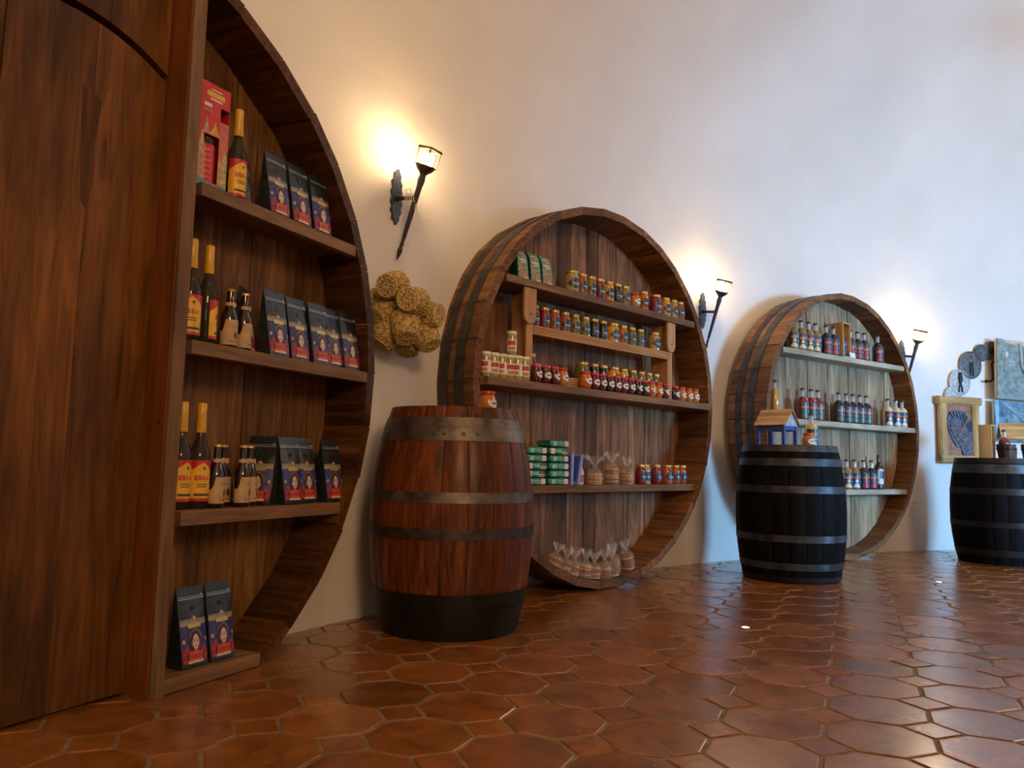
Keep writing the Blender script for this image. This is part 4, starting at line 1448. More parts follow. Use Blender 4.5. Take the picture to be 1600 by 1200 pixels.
# ------------------------------------------------------------------ bottles of the nearest barrel
M_CLEAR = glassy('clear_glass', (0.07, 0.06, 0.04), 0.62, 0.04)
M_YCAP = plain('yellow_cap', (0.66, 0.38, 0.025), 0.35, coat=0.3, vary=0.06)
M_YLAB = plain('yellow_label', (0.72, 0.42, 0.03), 0.4, vary=0.08)
M_RLAB = plain('red_label', (0.50, 0.015, 0.02), 0.4, vary=0.08)
M_INK = plain('dark_ink', (0.06, 0.04, 0.02), 0.5)
M_AMBERGL = plain('brown_glass', (0.022, 0.009, 0.004), 0.08, coat=0.8, vary=0.1)
M_KRAFT = plain('kraft_label', (0.47, 0.32, 0.17), 0.6, vary=0.08)
M_GCAP = plain('gold_crown_cap', (0.62, 0.36, 0.10), 0.35, 0.5)


def letters(mb, word, r, a_mid, z0, h, mat):
    """block letters bent round a bottle"""
    F = {'O': ['111', '101', '101', '111'], 'B': ['110', '111', '101', '111'], 'R': ['110', '101', '110', '101'], 'A': ['010', '101', '111', '101']}
    cw = h * 0.22
    tot = len(word) * cw * 3.8
    for k, ch in enumerate(word):
        for rr, rowv in enumerate(F[ch]):
            for cc, bit in enumerate(rowv):
                if bit == '1':
                    xa = -tot / 2 + k * cw * 3.8 + cc * cw
                    a0 = a_mid + xa / r
                    cyl_patch(mb, r, a0, a0 + cw / r, z0 + h * (3 - rr) / 4, z0 + h * (4 - rr) / 4, mat, 1)


def rum_meshes():
    r = 0.0375
    body = MB().lathe([(r * 0.9, 0.0), (r, 0.005), (r, 0.175), (r * 0.93, 0.195), (r * 0.62, 0.222), (0.0145, 0.245), (0.0135, 0.268)], 24).mesh('bottle_glass', M_CLEAR, smooth=45)
    cap = MB().lathe([(0.0175, 0.262), (0.0185, 0.264), (0.0165, 0.325), (0.0165, 0.362), (0.014, 0.366)], 18).mesh('cap', M_YCAP, smooth=40)
    mb = MB()
    cyl_patch(mb, r + 0.0006, -1.35, 1.35, 0.028, 0.165, 0, 14)
    cyl_patch(mb, r + 0.0010, -1.35, 1.35, 0, 0, 1, 14, lambda t: (0.165 - 0.042 + 0.036 * (1 - abs(2 * t - 1)), 0.166))
    cyl_patch(mb, r + 0.0010, -1.35, 1.35, 0.026, 0.036, 1, 14)
    letters(mb, 'OBRA', r + 0.0012, 0.0, 0.098, 0.016, 1)
    for z in (0.082, 0.074): cyl_patch(mb, r + 0.0010, -0.5, 0.5, z, z + 0.003, 2, 6)
    cyl_patch(mb, r + 0.0010, -0.7, 0.9, 0.044, 0.052, 2, 8)
    cyl_patch(mb, r + 0.0012, 0.0, 0.22, 0.134, 0.143, 2, 2)
    return body, cap, mb.mesh('label', [M_YLAB, M_RLAB, M_INK])


rum = rum_meshes()


def rum_bottle(M, label, turn=0.0):
    p = empty('rum_bottle', M @ RZ(turn), label, 'bottle', 'clear bottles with yellow caps')
    for nm, me in zip(('bottle_glass', 'cap', 'label'), rum): link(nm, me, p)


rum_bottle(F1 @ T(0.545, 0.085, 1.683), 'clear bottle with yellow cap beside the red gift box', -0.15)
rum_bottle(F1 @ T(0.372, 0.085, 1.141), 'clear yellow-capped bottle half hidden behind post on nearest barrel\'s middle shelf', -0.5)
rum_bottle(F1 @ T(0.458, 0.098, 1.141), 'clear yellow-capped bottle beside brown bottles on nearest barrel\'s middle shelf', 0.9)
rum_bottle(F1 @ T(0.388, 0.100, 0.574), 'clear yellow-capped bottle half hidden behind post on nearest barrel\'s lower shelf', -0.1)
rum_bottle(F1 @ T(0.455, 0.085, 0.574), 'clear yellow-capped bottle beside brown bottles on nearest barrel\'s lower shelf', -0.35)


def beer_meshes():
    r = 0.0305
    body = MB().lathe([(r * 0.9, 0.0), (r, 0.004), (r, 0.112), (r * 0.95, 0.125), (r * 0.62, 0.152), (r * 0.45, 0.178), (r * 0.42, 0.218)], 22).mesh('bottle_glass', M_AMBERGL, smooth=45)
    cap = MB().lathe([(0.0155, 0.215), (0.0150, 0.222), (0.012, 0.225)], 18, wob=lambda a, j: 1 + (0.05 if j == 0 else 0) * math.cos(12 * a)).mesh('cap', M_GCAP, smooth=30)
    mb = MB()
    cyl_patch(mb, r + 0.0006, -1.7, 1.2, 0, 0, 0, 14, lambda t: (0.016, 0.108 if t > 0.28 else 0.066 + 0.042 * max(0, (t - 0.12) / 0.16) ** 2))
    cyl_patch(mb, r + 0.0010, 0.15, 0.62, 0, 0, 1, 6, lambda t: (0.052 - 0.014 * math.sin(PI * (0.1 + 0.8 * t)), 0.052 + 0.014 * math.sin(PI * (0.1 + 0.8 * t))))
    cyl_patch(mb, r + 0.0010, -0.35, 0.75, 0.027, 0.030, 1, 6)
    cyl_patch(mb, r + 0.0010, -0.2, 0.7, 0.082, 0.0835, 1, 6)
    rn = 0.0165
    nk = MB()
    cyl_patch(nk, rn + 0.0028, -1.6, 1.0, 0.160, 0.173, 0, 8)
    nk.lathe([(0.0105, 0), (0.0105, 0.0012)], 14, 0, M=T((rn + 0.003) * math.sin(0.25), -(rn + 0.0025) * math.cos(0.25), 0.1655) @ RZ(0.25) @ RX(PI / 2))
    return body, cap, mb.mesh('label', [M_KRAFT, plain('brown_ink', (0.10, 0.035, 0.015), 0.5)]), nk.mesh('neck_label', M_KRAFT)


beer = beer_meshes()


def beer_bottle(M, label, turn=0.0):
    p = empty('beer_bottle', M @ RZ(turn), label, 'bottle', 'brown bottles with kraft labels')
    for nm, me in zip(('bottle_glass', 'cap', 'label', 'neck_label'), beer): link(nm, me, p)


beer_bottle(F1 @ T(0.545, 0.075, 1.1405), 'brown bottle with kraft label, left of two on nearest barrel\'s middle shelf', -0.3)
beer_bottle(F1 @ T(0.622, 0.080, 1.1405), 'brown bottle with kraft label, right of two on nearest barrel\'s middle shelf', 0.1)
for i, (u, y, tu) in enumerate(((0.522, 0.070, 0.1), (0.600, 0.120, -0.4), (0.628, 0.052, 0.0), (0.690, 0.080, 0.2))):
    beer_bottle(F1 @ T(u, y, 0.5735), 'brown bottle with kraft label, %s from left of four on nearest barrel\'s lower shelf' % ORD[i], tu)

# red gift box with a window showing the bottle inside
gb = empty('gift_box', F1 @ T(0.405, 0.058, 1.683) @ RZ(-0.05), 'red gift box with palm print and cut-out window, beside the post on top shelf', 'box')
M_BOXRED = plain('box_red', (0.50, 0.030, 0.022), 0.4, vary=0.1)
M_BOXSAL = plain('box_salmon', (0.50, 0.13, 0.075), 0.4, vary=0.12)
M_BOXTAN = plain('box_sand', (0.42, 0.30, 0.13), 0.4, vary=0.25, scale=50)
M_BOXTEAL = plain('box_teal', (0.10, 0.26, 0.28), 0.4, vary=0.2, scale=50)
M_BOXGOLD = plain('box_gold', (0.62, 0.36, 0.06), 0.4, vary=0.1)
BW, BH, BD = 0.130, 0.395, 0.080
mb = MB()
mb.box(-BW / 2, -BW / 2 + 0.002, 0, BD, 0, BH); mb.box(BW / 2 - 0.002, BW / 2, 0, BD, 0, BH); mb.box(-BW / 2, BW / 2, BD - 0.002, BD, 0, BH)
mb.box(-BW / 2, BW / 2, 0, BD, 0, 0.002); mb.box(-BW / 2, BW / 2, 0, BD, BH - 0.002, BH)
# front with a tall window and a notch
wx0, wx1, wz0, wz1 = -0.040, 0.025, 0.035, 0.205
nx0, nz0, nz1 = 0.018, 0.268, 0.318
mb.box(-BW / 2, wx0, 0, 0.002, 0, BH); mb.box(wx0, wx1, 0, 0.002, 0, wz0); mb.box(wx0, wx1, 0, 0.002, wz1, BH)
mb.box(wx1, BW / 2, 0, 0.002, 0, nz0); mb.box(wx1, BW / 2, 0, 0.002, nz1, BH)
link('box_shell', mb.mesh('box_shell', M_BOXRED), gb)
mb = MB()


def fpoly(pts, mat, off):
    mb.add([(x, -off, z) for x, z in pts], [tuple(range(len(pts)))], mat)


fpoly([(wx1, 0.05), (BW / 2 - 0.001, 0.03), (BW / 2 - 0.001, nz0), (wx1, nz0)], 0, 0.0006)
fpoly([(-BW / 2 + 0.001, 0.001), (BW / 2 - 0.001, 0.001), (BW / 2 - 0.001, 0.035), (0.03, 0.03), (-0.02, 0.034), (-BW / 2 + 0.001, 0.05)], 2, 0.0010)
fpoly([(wx1, 0.034), (BW / 2 - 0.001, 0.034), (BW / 2 - 0.001, 0.14), (0.048, 0.17), (0.040, 0.11), (wx1, 0.14)], 1, 0.0012)
fpoly([(-BW / 2 + 0.001, 0.05), (wx0, 0.036), (wx0, 0.18), (-0.050, 0.215), (-0.058, 0.17), (-BW / 2 + 0.001, 0.20)], 1, 0.0012)
fpoly([(-0.046, wz1 + 0.002), (-0.020, wz1 + 0.002), (-0.034, 0.275)], 1, 0.0012)
fpoly([(-0.022, wz1 + 0.002), (0.028, wz1 + 0.002), (0.016, 0.228), (0.004, 0.262), (-0.006, 0.232)], 3, 0.0014)
fpoly([(-0.036, 0.345), (0.036, 0.345), (0.041, 0.355), (0.036, 0.365), (-0.036, 0.365), (-0.041, 0.355)], 3, 0.0012)
fpoly([(-0.022, 0.334), (0.030, 0.334), (0.030, 0.341), (-0.022, 0.341)], 4, 0.0012)
fpoly([(-0.020, 0.370), (0.026, 0.370), (0.026, 0.375), (-0.020, 0.375)], 4, 0.0012)
fpoly([(-0.048, 0.305), (-0.014, 0.305), (-0.014, 0.318), (-0.048, 0.318)], 4, 0.0012)
fpoly([(-0.050, 0.285), (-0.010, 0.285), (-0.010, 0.298), (-0.050, 0.298)], 0, 0.0012)
link('front_print', mb.mesh('front_print', [M_BOXSAL, M_BOXTAN, M_BOXTEAL, M_BOXGOLD, M_CREAM]), gb)
p = empty('rum_bottle', F1 @ T(0.398, 0.058, 1.6855) @ RZ(-0.05) @ T(0, 0.040, 0) @ RZ(-0.3), 'clear bottle with red label inside the red gift box', 'bottle', 'clear bottles with yellow caps')
link('bottle_glass', rum[0], p); link('cap', rum[1], p)
mb = MB(); cyl_patch(mb, 0.0383, -1.35, 1.35, 0.03, 0.17, 0, 14)
for k in range(6): cyl_patch(mb, 0.0387, -0.35, 0.35, 0.045 + 0.02 * k, 0.055 + 0.02 * k, 1, 4)
cyl_patch(mb, 0.0387, -1.35, -0.9, 0.03, 0.17, 2, 4)
link('label', mb.mesh('label', [M_RLAB, M_BOXSAL, M_YLAB]), p)

# ------------------------------------------------------------------ liquor bottles of the far barrel
M_CLEARNECK = glassy('neck_glass', (0.62, 0.66, 0.68), 0.45, 0.04)
M_STOP = plain('dark_stopper', (0.045, 0.035, 0.03), 0.4, vary=0.1)
LIQ = {'blue black': (0.012, 0.013, 0.022), 'red': (0.22, 0.018, 0.008), 'golden': (0.26, 0.15, 0.035), 'cream': (0.66, 0.52, 0.30), 'clear': (0.30, 0.27, 0.20), 'straw': (0.50, 0.40, 0.16)}
ART = {'fire': ((0.50, 0.13, 0.02), (0.42, 0.02, 0.04)), 'leaf': ((0.48, 0.12, 0.02), (0.05, 0.13, 0.05)), 'shell': ((0.55, 0.20, 0.04), (0.62, 0.52, 0.26)), 'snow': ((0.45, 0.10, 0.02), (0.60, 0.60, 0.62))}


def liquor_meshes(liq, art):
    r = 0.045
    lm = plain('liquor_' + liq, LIQ[liq], 0.07, coat=0.9, vary=0.06)
    body = MB().lathe([(r * 0.92, 0.0), (r, 0.005), (r, 0.128), (r * 0.96, 0.146), (r * 0.80, 0.164), (r * 0.5, 0.176), (0.0165, 0.182)], 22).mesh('bottle_body', lm, smooth=45)
    neck = MB().lathe([(0.0165, 0.1825), (0.0155, 0.19), (0.0155, 0.222), (0.0185, 0.224), (0.0185, 0.230)], 16).mesh('neck', M_CLEARNECK, smooth=40)
    stop = MB().lathe([(0.0145, 0.2305), (0.0185, 0.2325), (0.0185, 0.244), (0.016, 0.247)], 16).mesh('stopper', M_STOP, smooth=40)
    a, b_ = ART[art]
    mb = MB()
    cyl_patch(mb, r + 0.0006, -1.5, 1.7, 0.012, 0.135, 0, 16)
    cyl_patch(mb, r + 0.0010, -1.25, 0.05, 0, 0, 1, 10, lambda t: (0.094 - 0.008 * math.sin(PI * (0.06 + 0.88 * t)), 0.098 + 0.014 * math.sin(PI * (0.06 + 0.88 * t)) ** 2))
    cyl_patch(mb, r + 0.0012, -0.9, -0.35, 0, 0, 2, 6, lambda t: (0.058, 0.060 + 0.026 * math.sin(PI * (0.1 + 0.8 * t))))
    cyl_patch(mb, r + 0.0010, -1.3, 0.0, 0, 0, 2, 8, lambda t: (0.016, 0.022 + 0.03 * math.sin(PI * (0.05 + 0.9 * t))))
    cyl_patch(mb, r + 0.0010, 0.45, 0.85, 0.016, 0.131, 3, 4)
    for z in (0.108, 0.095, 0.06): cyl_patch(mb, r + 0.0012, 0.0, 0.40, z, z + 0.006, 3, 4)
    return [('bottle_body', body), ('neck', neck), ('stopper', stop),
            ('label', mb.mesh('label', [M_NAVY, plain('art_' + art + '_a', a, 0.4), plain('art_' + art + '_b', b_, 0.4), plain('pale_blue_print', (0.35, 0.52, 0.72), 0.4)]))]


def liquor(M, liq, art, label, group, k=1.0, turn=0.0):
    p = empty('liquor_bottle', M @ RZ(turn) @ Matrix.Scale(k, 4), label, 'bottle', group)
    for nm, me in cached(('liq', liq, art), lambda: liquor_meshes(liq, art)):
        link(nm, me, p)


G3A = 'liquor bottles on the top shelf of the far barrel'
for i, (u, liq, art, y) in enumerate([(-0.705, 'golden', 'shell', 0.055), (-0.585, 'golden', 'shell', 0.06), (-0.480, 'golden', 'shell', 0.06), (-0.385, 'golden', 'shell', 0.06), (-0.240, 'blue black', 'fire', 0.055),
                                      (-0.125, 'blue black', 'fire', 0.06), (0.130, 'blue black', 'fire', 0.06), (0.240, 'blue black', 'fire', 0.06), (0.345, 'blue black', 'fire', 0.06), (0.555, 'blue black', 'fire', 0.055)]):
    liquor(F3 @ T(u, y, 1.719), liq, art, '%s liquor bottle with navy label, %s of ten loose bottles on far barrel\'s top shelf' % (liq.replace('blue black', 'dark'), ORD[i]), G3A, 1.03)


def wooden_case(M, label, group, w=0.105, dp=0.095, h=0.305):
    c = empty('bottle_case', M, label, 'case', group)
    t = 0.010
    board_z('side', -w / 2, -w / 2 + t, 0, dp, 0, h, W_FRAME, c, 0.001); board_z('side', w / 2 - t, w / 2, 0, dp, 0, h, W_FRAME, c, 0.001)
    board_x('top', -w / 2 + t, w / 2 - t, 0, dp, h - t, h, W_FRAME, c, 0.001); board_x('bottom', -w / 2 + t, w / 2 - t, 0, dp, 0, t, W_FRAME, c, 0.001)
    return c


wooden_case(F3 @ T(0.000, 0.012, 1.7185), 'open pale wooden case holding one bottle on the far barrel\'s top shelf', 'wooden bottle cases', 0.118, 0.11, 0.30)
liquor(F3 @ T(0.0, 0.068, 1.7292), 'blue black', 'leaf', 'dark liquor bottle inside the open wooden case on far barrel\'s top shelf', G3A, 1.0)
cardm = MB(); cardm.box(-0.042, 0.042, 0, 0.004, 0, 0.045); cardm.box(-0.042, 0.042, 0.004, 0.03, 0, 0.003)
tag(link('price_card', cardm.mesh('price_card', M_PAPER), None, F3 @ T(0.065, 0.0, 1.7185) @ RX(-0.1)), 'small blank cream card standing in front of the wooden bottle case', 'card')
G3B = 'liquor bottles on the middle shelf of the far barrel'
names = ['first', 'second', 'third']
for i, u in enumerate((-0.578, -0.460, -0.365)):
    liquor(F3 @ T(u, 0.06, 1.1525), 'red', 'leaf', 'red liquor bottle, %s of three at left on far barrel\'s middle shelf' % ORD[i], G3B, 1.05)
for i, u in enumerate((-0.068, 0.050, 0.150, 0.255, 0.358)):
    liquor(F3 @ T(u, 0.06, 1.1525), 'blue black', 'leaf', 'dark liquor bottle, %s of five in the middle of far barrel\'s middle shelf' % ORD[i], G3B, 1.05)
for i, u in enumerate((0.705, 0.842, 0.952)):
    liquor(F3 @ T(u, 0.06, 1.1525), 'cream', 'snow', 'cream liqueur bottle, %s of three at right on far barrel\'s middle shelf' % ORD[i], G3B, 1.03)
p = empty('slim_bottle', F3 @ T(-0.945, 0.058, 1.1525), 'tall slim bottle of golden liquor at left end of far barrel\'s middle shelf', 'bottle')
link('bottle_body', MB().lathe([(0.030, 0), (0.034, 0.005), (0.034, 0.20), (0.028, 0.215), (0.014, 0.226)], 18).mesh('bottle_body', plain('liquor_pale_gold', (0.45, 0.28, 0.06), 0.07, coat=0.9), smooth=45), p)
link('neck', MB().lathe([(0.014, 0.2265), (0.0135, 0.275)], 14).mesh('neck', M_CLEARNECK, smooth=45), p)
link('stopper', MB().lathe([(0.0135, 0.2755), (0.0175, 0.277), (0.0175, 0.297), (0.015, 0.30)], 14).mesh('stopper', M_STOP, smooth=40), p)
G3C = 'liquor bottles on the lower shelf of the far barrel'
for i, (u, liq, art) in enumerate(((-0.090, 'straw', 'snow'), (0.032, 'golden', 'shell'), (0.152, 'golden', 'snow'), (0.290, 'blue black', 'fire'), (0.415, 'blue black', 'fire'))):
    liquor(F3 @ T(u, 0.06, 0.5885), liq, art, '%s liquor bottle, %s of five beside the wine bottle on far barrel\'s lower shelf' % (liq.replace('blue black', 'dark'), ORD[i]), G3C, 1.03)
p = empty('wine_bottle', F3 @ T(0.532, 0.06, 0.5885), 'tall dark wine bottle with white label at right end of lower shelf', 'bottle')
M_WINE = plain('wine_glass', (0.010, 0.010, 0.012), 0.08, coat=0.9)
link('bottle_body', MB().lathe([(0.036, 0), (0.0385, 0.006), (0.0385, 0.185), (0.034, 0.205), (0.020, 0.225), (0.0145, 0.24), (0.0142, 0.262)], 20).mesh('bottle_body', M_WINE, smooth=45), p)
link('capsule', MB().lathe([(0.0150, 0.255), (0.0152, 0.302), (0.0135, 0.305)], 16).mesh('capsule', M_STOP, smooth=45), p)
mb = MB(); cyl_patch(mb, 0.0391, -1.2, 1.2, 0.045, 0.175, 0, 12); cyl_patch(mb, 0.0395, -0.8, 0.8, 0.095, 0.160, 1, 8); cyl_patch(mb, 0.0395, -1.2, 1.2, 0.040, 0.046, 1, 8)
link('label', mb.mesh('label', [plain('lilac_label', (0.62, 0.62, 0.72), 0.5), M_NAVY]), p)

# ------------------------------------------------------------------ on top of the middle cask
CT2 = 0.915 - 0.015
HF = T(1.862, 5.470, CT2 + 0.0005) @ RZ(math.radians(-50)) @ Matrix.Scale(1.0, 4)
house = empty('toy_house', HF, 'small wooden toy house with blue posts and plank roof on the black cask', 'toy house')
M_BLUE = plain('blue_paint', (0.035, 0.075, 0.30), 0.4, vary=0.15)
M_LBLUE = plain('light_blue_paint', (0.30, 0.46, 0.68), 0.4, vary=0.08)
M_YFLOWER = plain('yellow_flower', (0.68, 0.60, 0.18), 0.4)
hx, hy = 0.098, 0.075
mb = MB(); mb.box(-hx - 0.012, hx + 0.012, -hy - 0.012, hy + 0.012, 0, 0.008); link('base', mb.mesh('base', M_CREAM), house)
for px, py in ((-hx, -hy), (0.005, -hy), (hx, -hy), (-hx, hy), (hx, hy)):
    mb = MB(); mb.box(-0.010, 0.010, -0.010, 0.010, 0.008, 0.150); link('post', mb.mesh('post', M_BLUE), house, T(px, py, 0))
for sy in (-hy, hy):
    mb = MB(); mb.box(-hx, hx, sy - 0.008, sy + 0.008, 0.112, 0.150); link('beam', mb.mesh('beam', M_BLUE), house)
for sx in (-hx, hx):
    mb = MB(); mb.box(sx - 0.006, sx + 0.006, -hy, hy, 0.118, 0.150); link('beam', mb.mesh('beam', M_BLUE), house)
    mb = MB()
    mb.add([(sx - 0.004, -hy - 0.015, 0.146), (sx - 0.004, hy + 0.015, 0.146), (sx - 0.004, 0, 0.250), (sx + 0.011, -hy - 0.015, 0.146), (sx + 0.011, hy + 0.015, 0.146), (sx + 0.011, 0, 0.250)],
           [(0, 2, 1), (3, 4, 5), (0, 1, 4, 3), (1, 2, 5, 4), (2, 0, 3, 5)])
    gab = link('gable', mb.mesh('gable', M_LBLUE), house)
    for fy, fz in ((-0.022, 0.185), (0.024, 0.178)):
        mb = MB(); mb.lathe([(0.015, 0), (0.012, 0.002)], 6, wob=lambda a, j: 1 + 0.2 * math.cos(3 * a)); link('flower', mb.mesh('flower', M_YFLOWER), gab, T(sx + (0.0112 if sx > 0 else -0.0062), fy, fz) @ RY(PI / 2 if sx > 0 else -PI / 2))
for sgn in (-1, 1):
    for k in range(5):
        L_ = 0.245
        me = chamfer_box(0.033, 0.006, L_, 0.001).mesh('roof_plank', W_FRAME)
        tpos = 0.014 + 0.030 * k
        ang = math.atan2(0.104, 0.090)
        yy = sgn * (tpos * math.cos(ang)); zz = 0.263 - tpos * math.sin(ang)
        link('roof_plank', me, house, T(0.004, yy, zz) @ RX(-sgn * ang) @ AX_X @ RZ(PI / 2) if False else T(0.004, yy, zz) @ RX(-sgn * ang + sgn * 0.05) @ AX_X)
jar('redbig', 'amber', T(2.075, 5.455, CT2 + 0.0005) @ RZ(0.4), 'round red-lidded honey jar in front of bottle on the black cask', 'honey jars on casks')
liquor(T(2.128, 5.530, CT2 + 0.0005) @ RZ(0.5), 'straw', 'shell', 'straw coloured liquor bottle standing on the middle black cask', 'bottles on casks', 1.0)

# ------------------------------------------------------------------ on top of the far cask
CT3 = 0.880 - 0.015
wooden_case(T(4.135, 6.690, CT3 + 0.0005) @ RZ(0.80), 'open pale wooden bottle case on the black cask at right edge', 'wooden bottle cases', 0.118, 0.10, 0.30)
liquor(T(4.135, 6.690, CT3 + 0.0108) @ RZ(0.80) @ T(0.002, 0.052, 0), 'blue black', 'fire', 'dark bottle inside the wooden case on the cask at right edge', 'bottles on casks', 1.0)


def bucket(M, label):
    p = empty('small_bucket', M, label, 'bucket', 'small wooden buckets on cask')
    n = 12
    r0, r1, h = 0.058, 0.076, 0.135
    a = PI / n
    mb = MB(); vs = []
    for r, z in ((r0, 0), (r1, h)):
        for rr, aa in ((r - 0.008, -a), (r, -a * 0.96), (r, a * 0.96), (r - 0.008, a)):
            vs.append((rr * math.cos(aa), rr * math.sin(aa), z))
    mb.add(vs, [(3, 2, 1, 0), (4, 5, 6, 7), (0, 1, 5, 4), (1, 2, 6, 5), (2, 3, 7, 6), (3, 0, 4, 7)])
    me = mb.mesh('stave', W_BUCKET)
    for i in range(n): link('stave', me, p, RZ(2 * PI * i / n))
    f = lambda z: r0 + (r1 - r0) * z / h
    link('hoop', MB().lathe([(f(0.088) - 0.002, 0.088), (f(0.088) + 0.003, 0.088), (f(0.10) + 0.003, 0.10), (f(0.10) - 0.002, 0.10)], 24, cap0=False, cap1=False).mesh('hoop', M_BLACKHOOP, smooth=40), p)
    link('base', MB().lathe([(r0 - 0.009, 0.002), (r0 - 0.009, 0.012)], 18).mesh('base', W_BUCKET), p)


bucket(T(4.240, 6.690, CT3 + 0.0005), 'small brown bucket holding a dark bottle on the cask at right edge')
liquor(T(4.228, 6.692, CT3 + 0.0140) @ RZ(0.4), 'red', 'fire', 'dark red bottle standing in the small brown bucket at right edge', 'bottles on casks', 1.0)
bucket(T(4.420, 6.640, CT3 + 0.0005), 'small brown bucket cut by the right edge of the photo')
# pale plank house with a red-topped post behind the buckets
hh = empty('toy_house', T(4.405, 6.835, CT3 + 0.0005) @ RZ(-0.35), 'pale plank toy house behind the buckets on the cask at right edge', 'toy house')
for px, py in ((-0.085, -0.05), (0.085, -0.05), (-0.085, 0.05), (0.085, 0.05)):
    board_z('post', px - 0.009, px + 0.009, py - 0.009, py + 0.009, 0, 0.17, W_FRAME, hh, 0.001)
for sgn in (-1, 1):
    for k in range(5):
        me = chamfer_box(0.037, 0.007, 0.23, 0.001).mesh('roof_plank', W_FRAME)
        ang = 0.95; tpos = 0.016 + 0.034 * k
        link('roof_plank', me, hh, T(0, sgn * tpos * math.cos(ang), 0.325 - tpos * math.sin(ang)) @ RX(-sgn * ang + sgn * 0.05) @ AX_X)
board_z('ridge_post', 0.085, 0.115, -0.075, -0.055, 0.0, 0.27, plain('red_paint', (0.22, 0.03, 0.02), 0.45), hh, 0.001)
mb = MB(); mb.lathe([(0.027, 0), (0.030, 0.004), (0.033, 0.11), (0.031, 0.112), (0.029, 0.006)], 18, cap1=True)
tag(link('drinking_glass', mb.mesh('drinking_glass', M_CLEARNECK, smooth=40), None, T(4.318, 6.725, CT3 + 0.0005)), 'clear drinking glass between the two small buckets on the cask', 'glass')
mb = MB(); mb.box(-0.09, 0.09, -0.03, 0.03, 0, 0.008)
tag(link('wooden_tray', mb.mesh('wooden_tray', W_FRAME), None, T(4.115, 6.585, CT3 + 0.0155) @ RZ(0.1) if False else T(4.110, 6.610, CT3 + 0.0005) @ RZ(0.1)), 'thin pale wooden board lying in front of the bottle case on cask', 'board')

# ------------------------------------------------------------------ wall pieces at the right
ARC = lambda x, y: wall_ang(x, y)
# framed leather horse
HFm = wall_frame(107.85, 1.168, 0.035)
fr = empty('framed_horse', HFm, 'rustic light wood frame with a grey leather horse head relief inside', 'framed relief')
fw, fh = 0.50, 0.655
for x0, x1 in ((-fw / 2, -fw / 2 + 0.085), (fw / 2 - 0.080, fw / 2)):
    board_z('frame_side', x0, x1, -0.040, 0.02, -fh / 2 + 0.02, fh / 2 - 0.03, W_FRAME, fr, 0.014)
for z0, z1, ex in ((-fh / 2, -fh / 2 + 0.075, 0.0), (fh / 2 - 0.080, fh / 2, 0.02)):
    board_x('frame_rail', -fw / 2 - ex, fw / 2 + ex, -0.048, 0.018, z0, z1, W_FRAME, fr, 0.016)
ix0, ix1, iz0, iz1 = -fw / 2 + 0.08, fw / 2 - 0.075, -fh / 2 + 0.07, fh / 2 - 0.075
M_LEATHER = plain('tan_leather', (0.30, 0.13, 0.085), 0.55, vary=0.2, scale=25)
mb = MB(); mb.box(ix0, ix1, -0.006, 0.006, iz0, iz1); link('backing_panel', mb.mesh('backing_panel', M_LEATHER), fr)
for a, b_, c, dd in ((ix0, ix1, iz1 - 0.008, iz1), (ix0, ix1, iz0, iz0 + 0.008)):
    board_x('inner_strip', a, b_, -0.022, -0.006, c, dd, W_PINE, fr, 0.002)
for a, b_ in ((ix0, ix0 + 0.008), (ix1 - 0.008, ix1)):
    board_z('inner_strip', a, b_, -0.022, -0.006, iz0, iz1, W_PINE, fr, 0.002)
M_HORSE = plain('grey_leather', (0.085, 0.095, 0.125), 0.42, vary=0.35, scale=35)
M_MANE = plain('dark_mane', (0.045, 0.055, 0.08), 0.45, vary=0.3, scale=60)
M_STRAP = plain('brown_strap', (0.20, 0.11, 0.075), 0.5, vary=0.15)
NP = lambda x, z: (ix0 + 0.008 + (ix1 - ix0 - 0.016) * x, iz0 + 0.008 + (iz1 - iz0 - 0.016) * z)
head = [(0.06, 0.73), (0.05, 0.62), (0.07, 0.52), (0.19, 0.36), (0.35, 0.18), (0.47, 0.155), (0.53, 0.20), (0.62, 0.0), (1, 0), (1, 0.52), (0.98, 0.77), (0.77, 0.79), (0.63, 0.87), (0.42, 0.90), (0.26, 0.875), (0.14, 0.83)]
mb = MB(); mb.prism([NP(*q) for q in head], -0.018, -0.006); hb = link('horse_head', mb.mesh('horse_head', M_HORSE), fr)
mb = MB(); mb.prism([NP(*q) for q in [(0.12, 0.66), (0.16, 0.50), (0.34, 0.30), (0.46, 0.24), (0.52, 0.36), (0.56, 0.56), (0.46, 0.74), (0.28, 0.78)]], -0.026, -0.017); link('cheek', mb.mesh('cheek', M_HORSE), hb)
for k in range(6):
    q = 0.15 + k * 0.11
    mb = MB(); mb.tube([(NP(q, 0.84 + 0.05 * math.sin(PI * (k + 1) / 7))[0], -0.020, NP(q, 0.84 + 0.05 * math.sin(PI * (k + 1) / 7))[1]), (NP(q + 0.10, 0.76)[0], -0.022, NP(q + 0.10, 0.76)[1]), (NP(q + 0.14, 0.62)[0], -0.019, NP(q + 0.14, 0.62)[1])], [0.008, 0.010, 0.004], 6)
    link('mane_lock', mb.mesh('mane_lock', M_MANE, smooth=60), hb)
for k in range(4):
    xq = 0.76 + k * 0.07
    mb = MB(); mb.tube([(NP(xq, 0.70)[0], -0.021, NP(xq, 0.70)[1]), (NP(min(xq + 0.10, 0.99), 0.46)[0], -0.021, NP(min(xq + 0.10, 0.99), 0.46)[1])], [0.007, 0.004], 6)
    link('mane_lock', mb.mesh('mane_lock', M_MANE, smooth=60), hb)


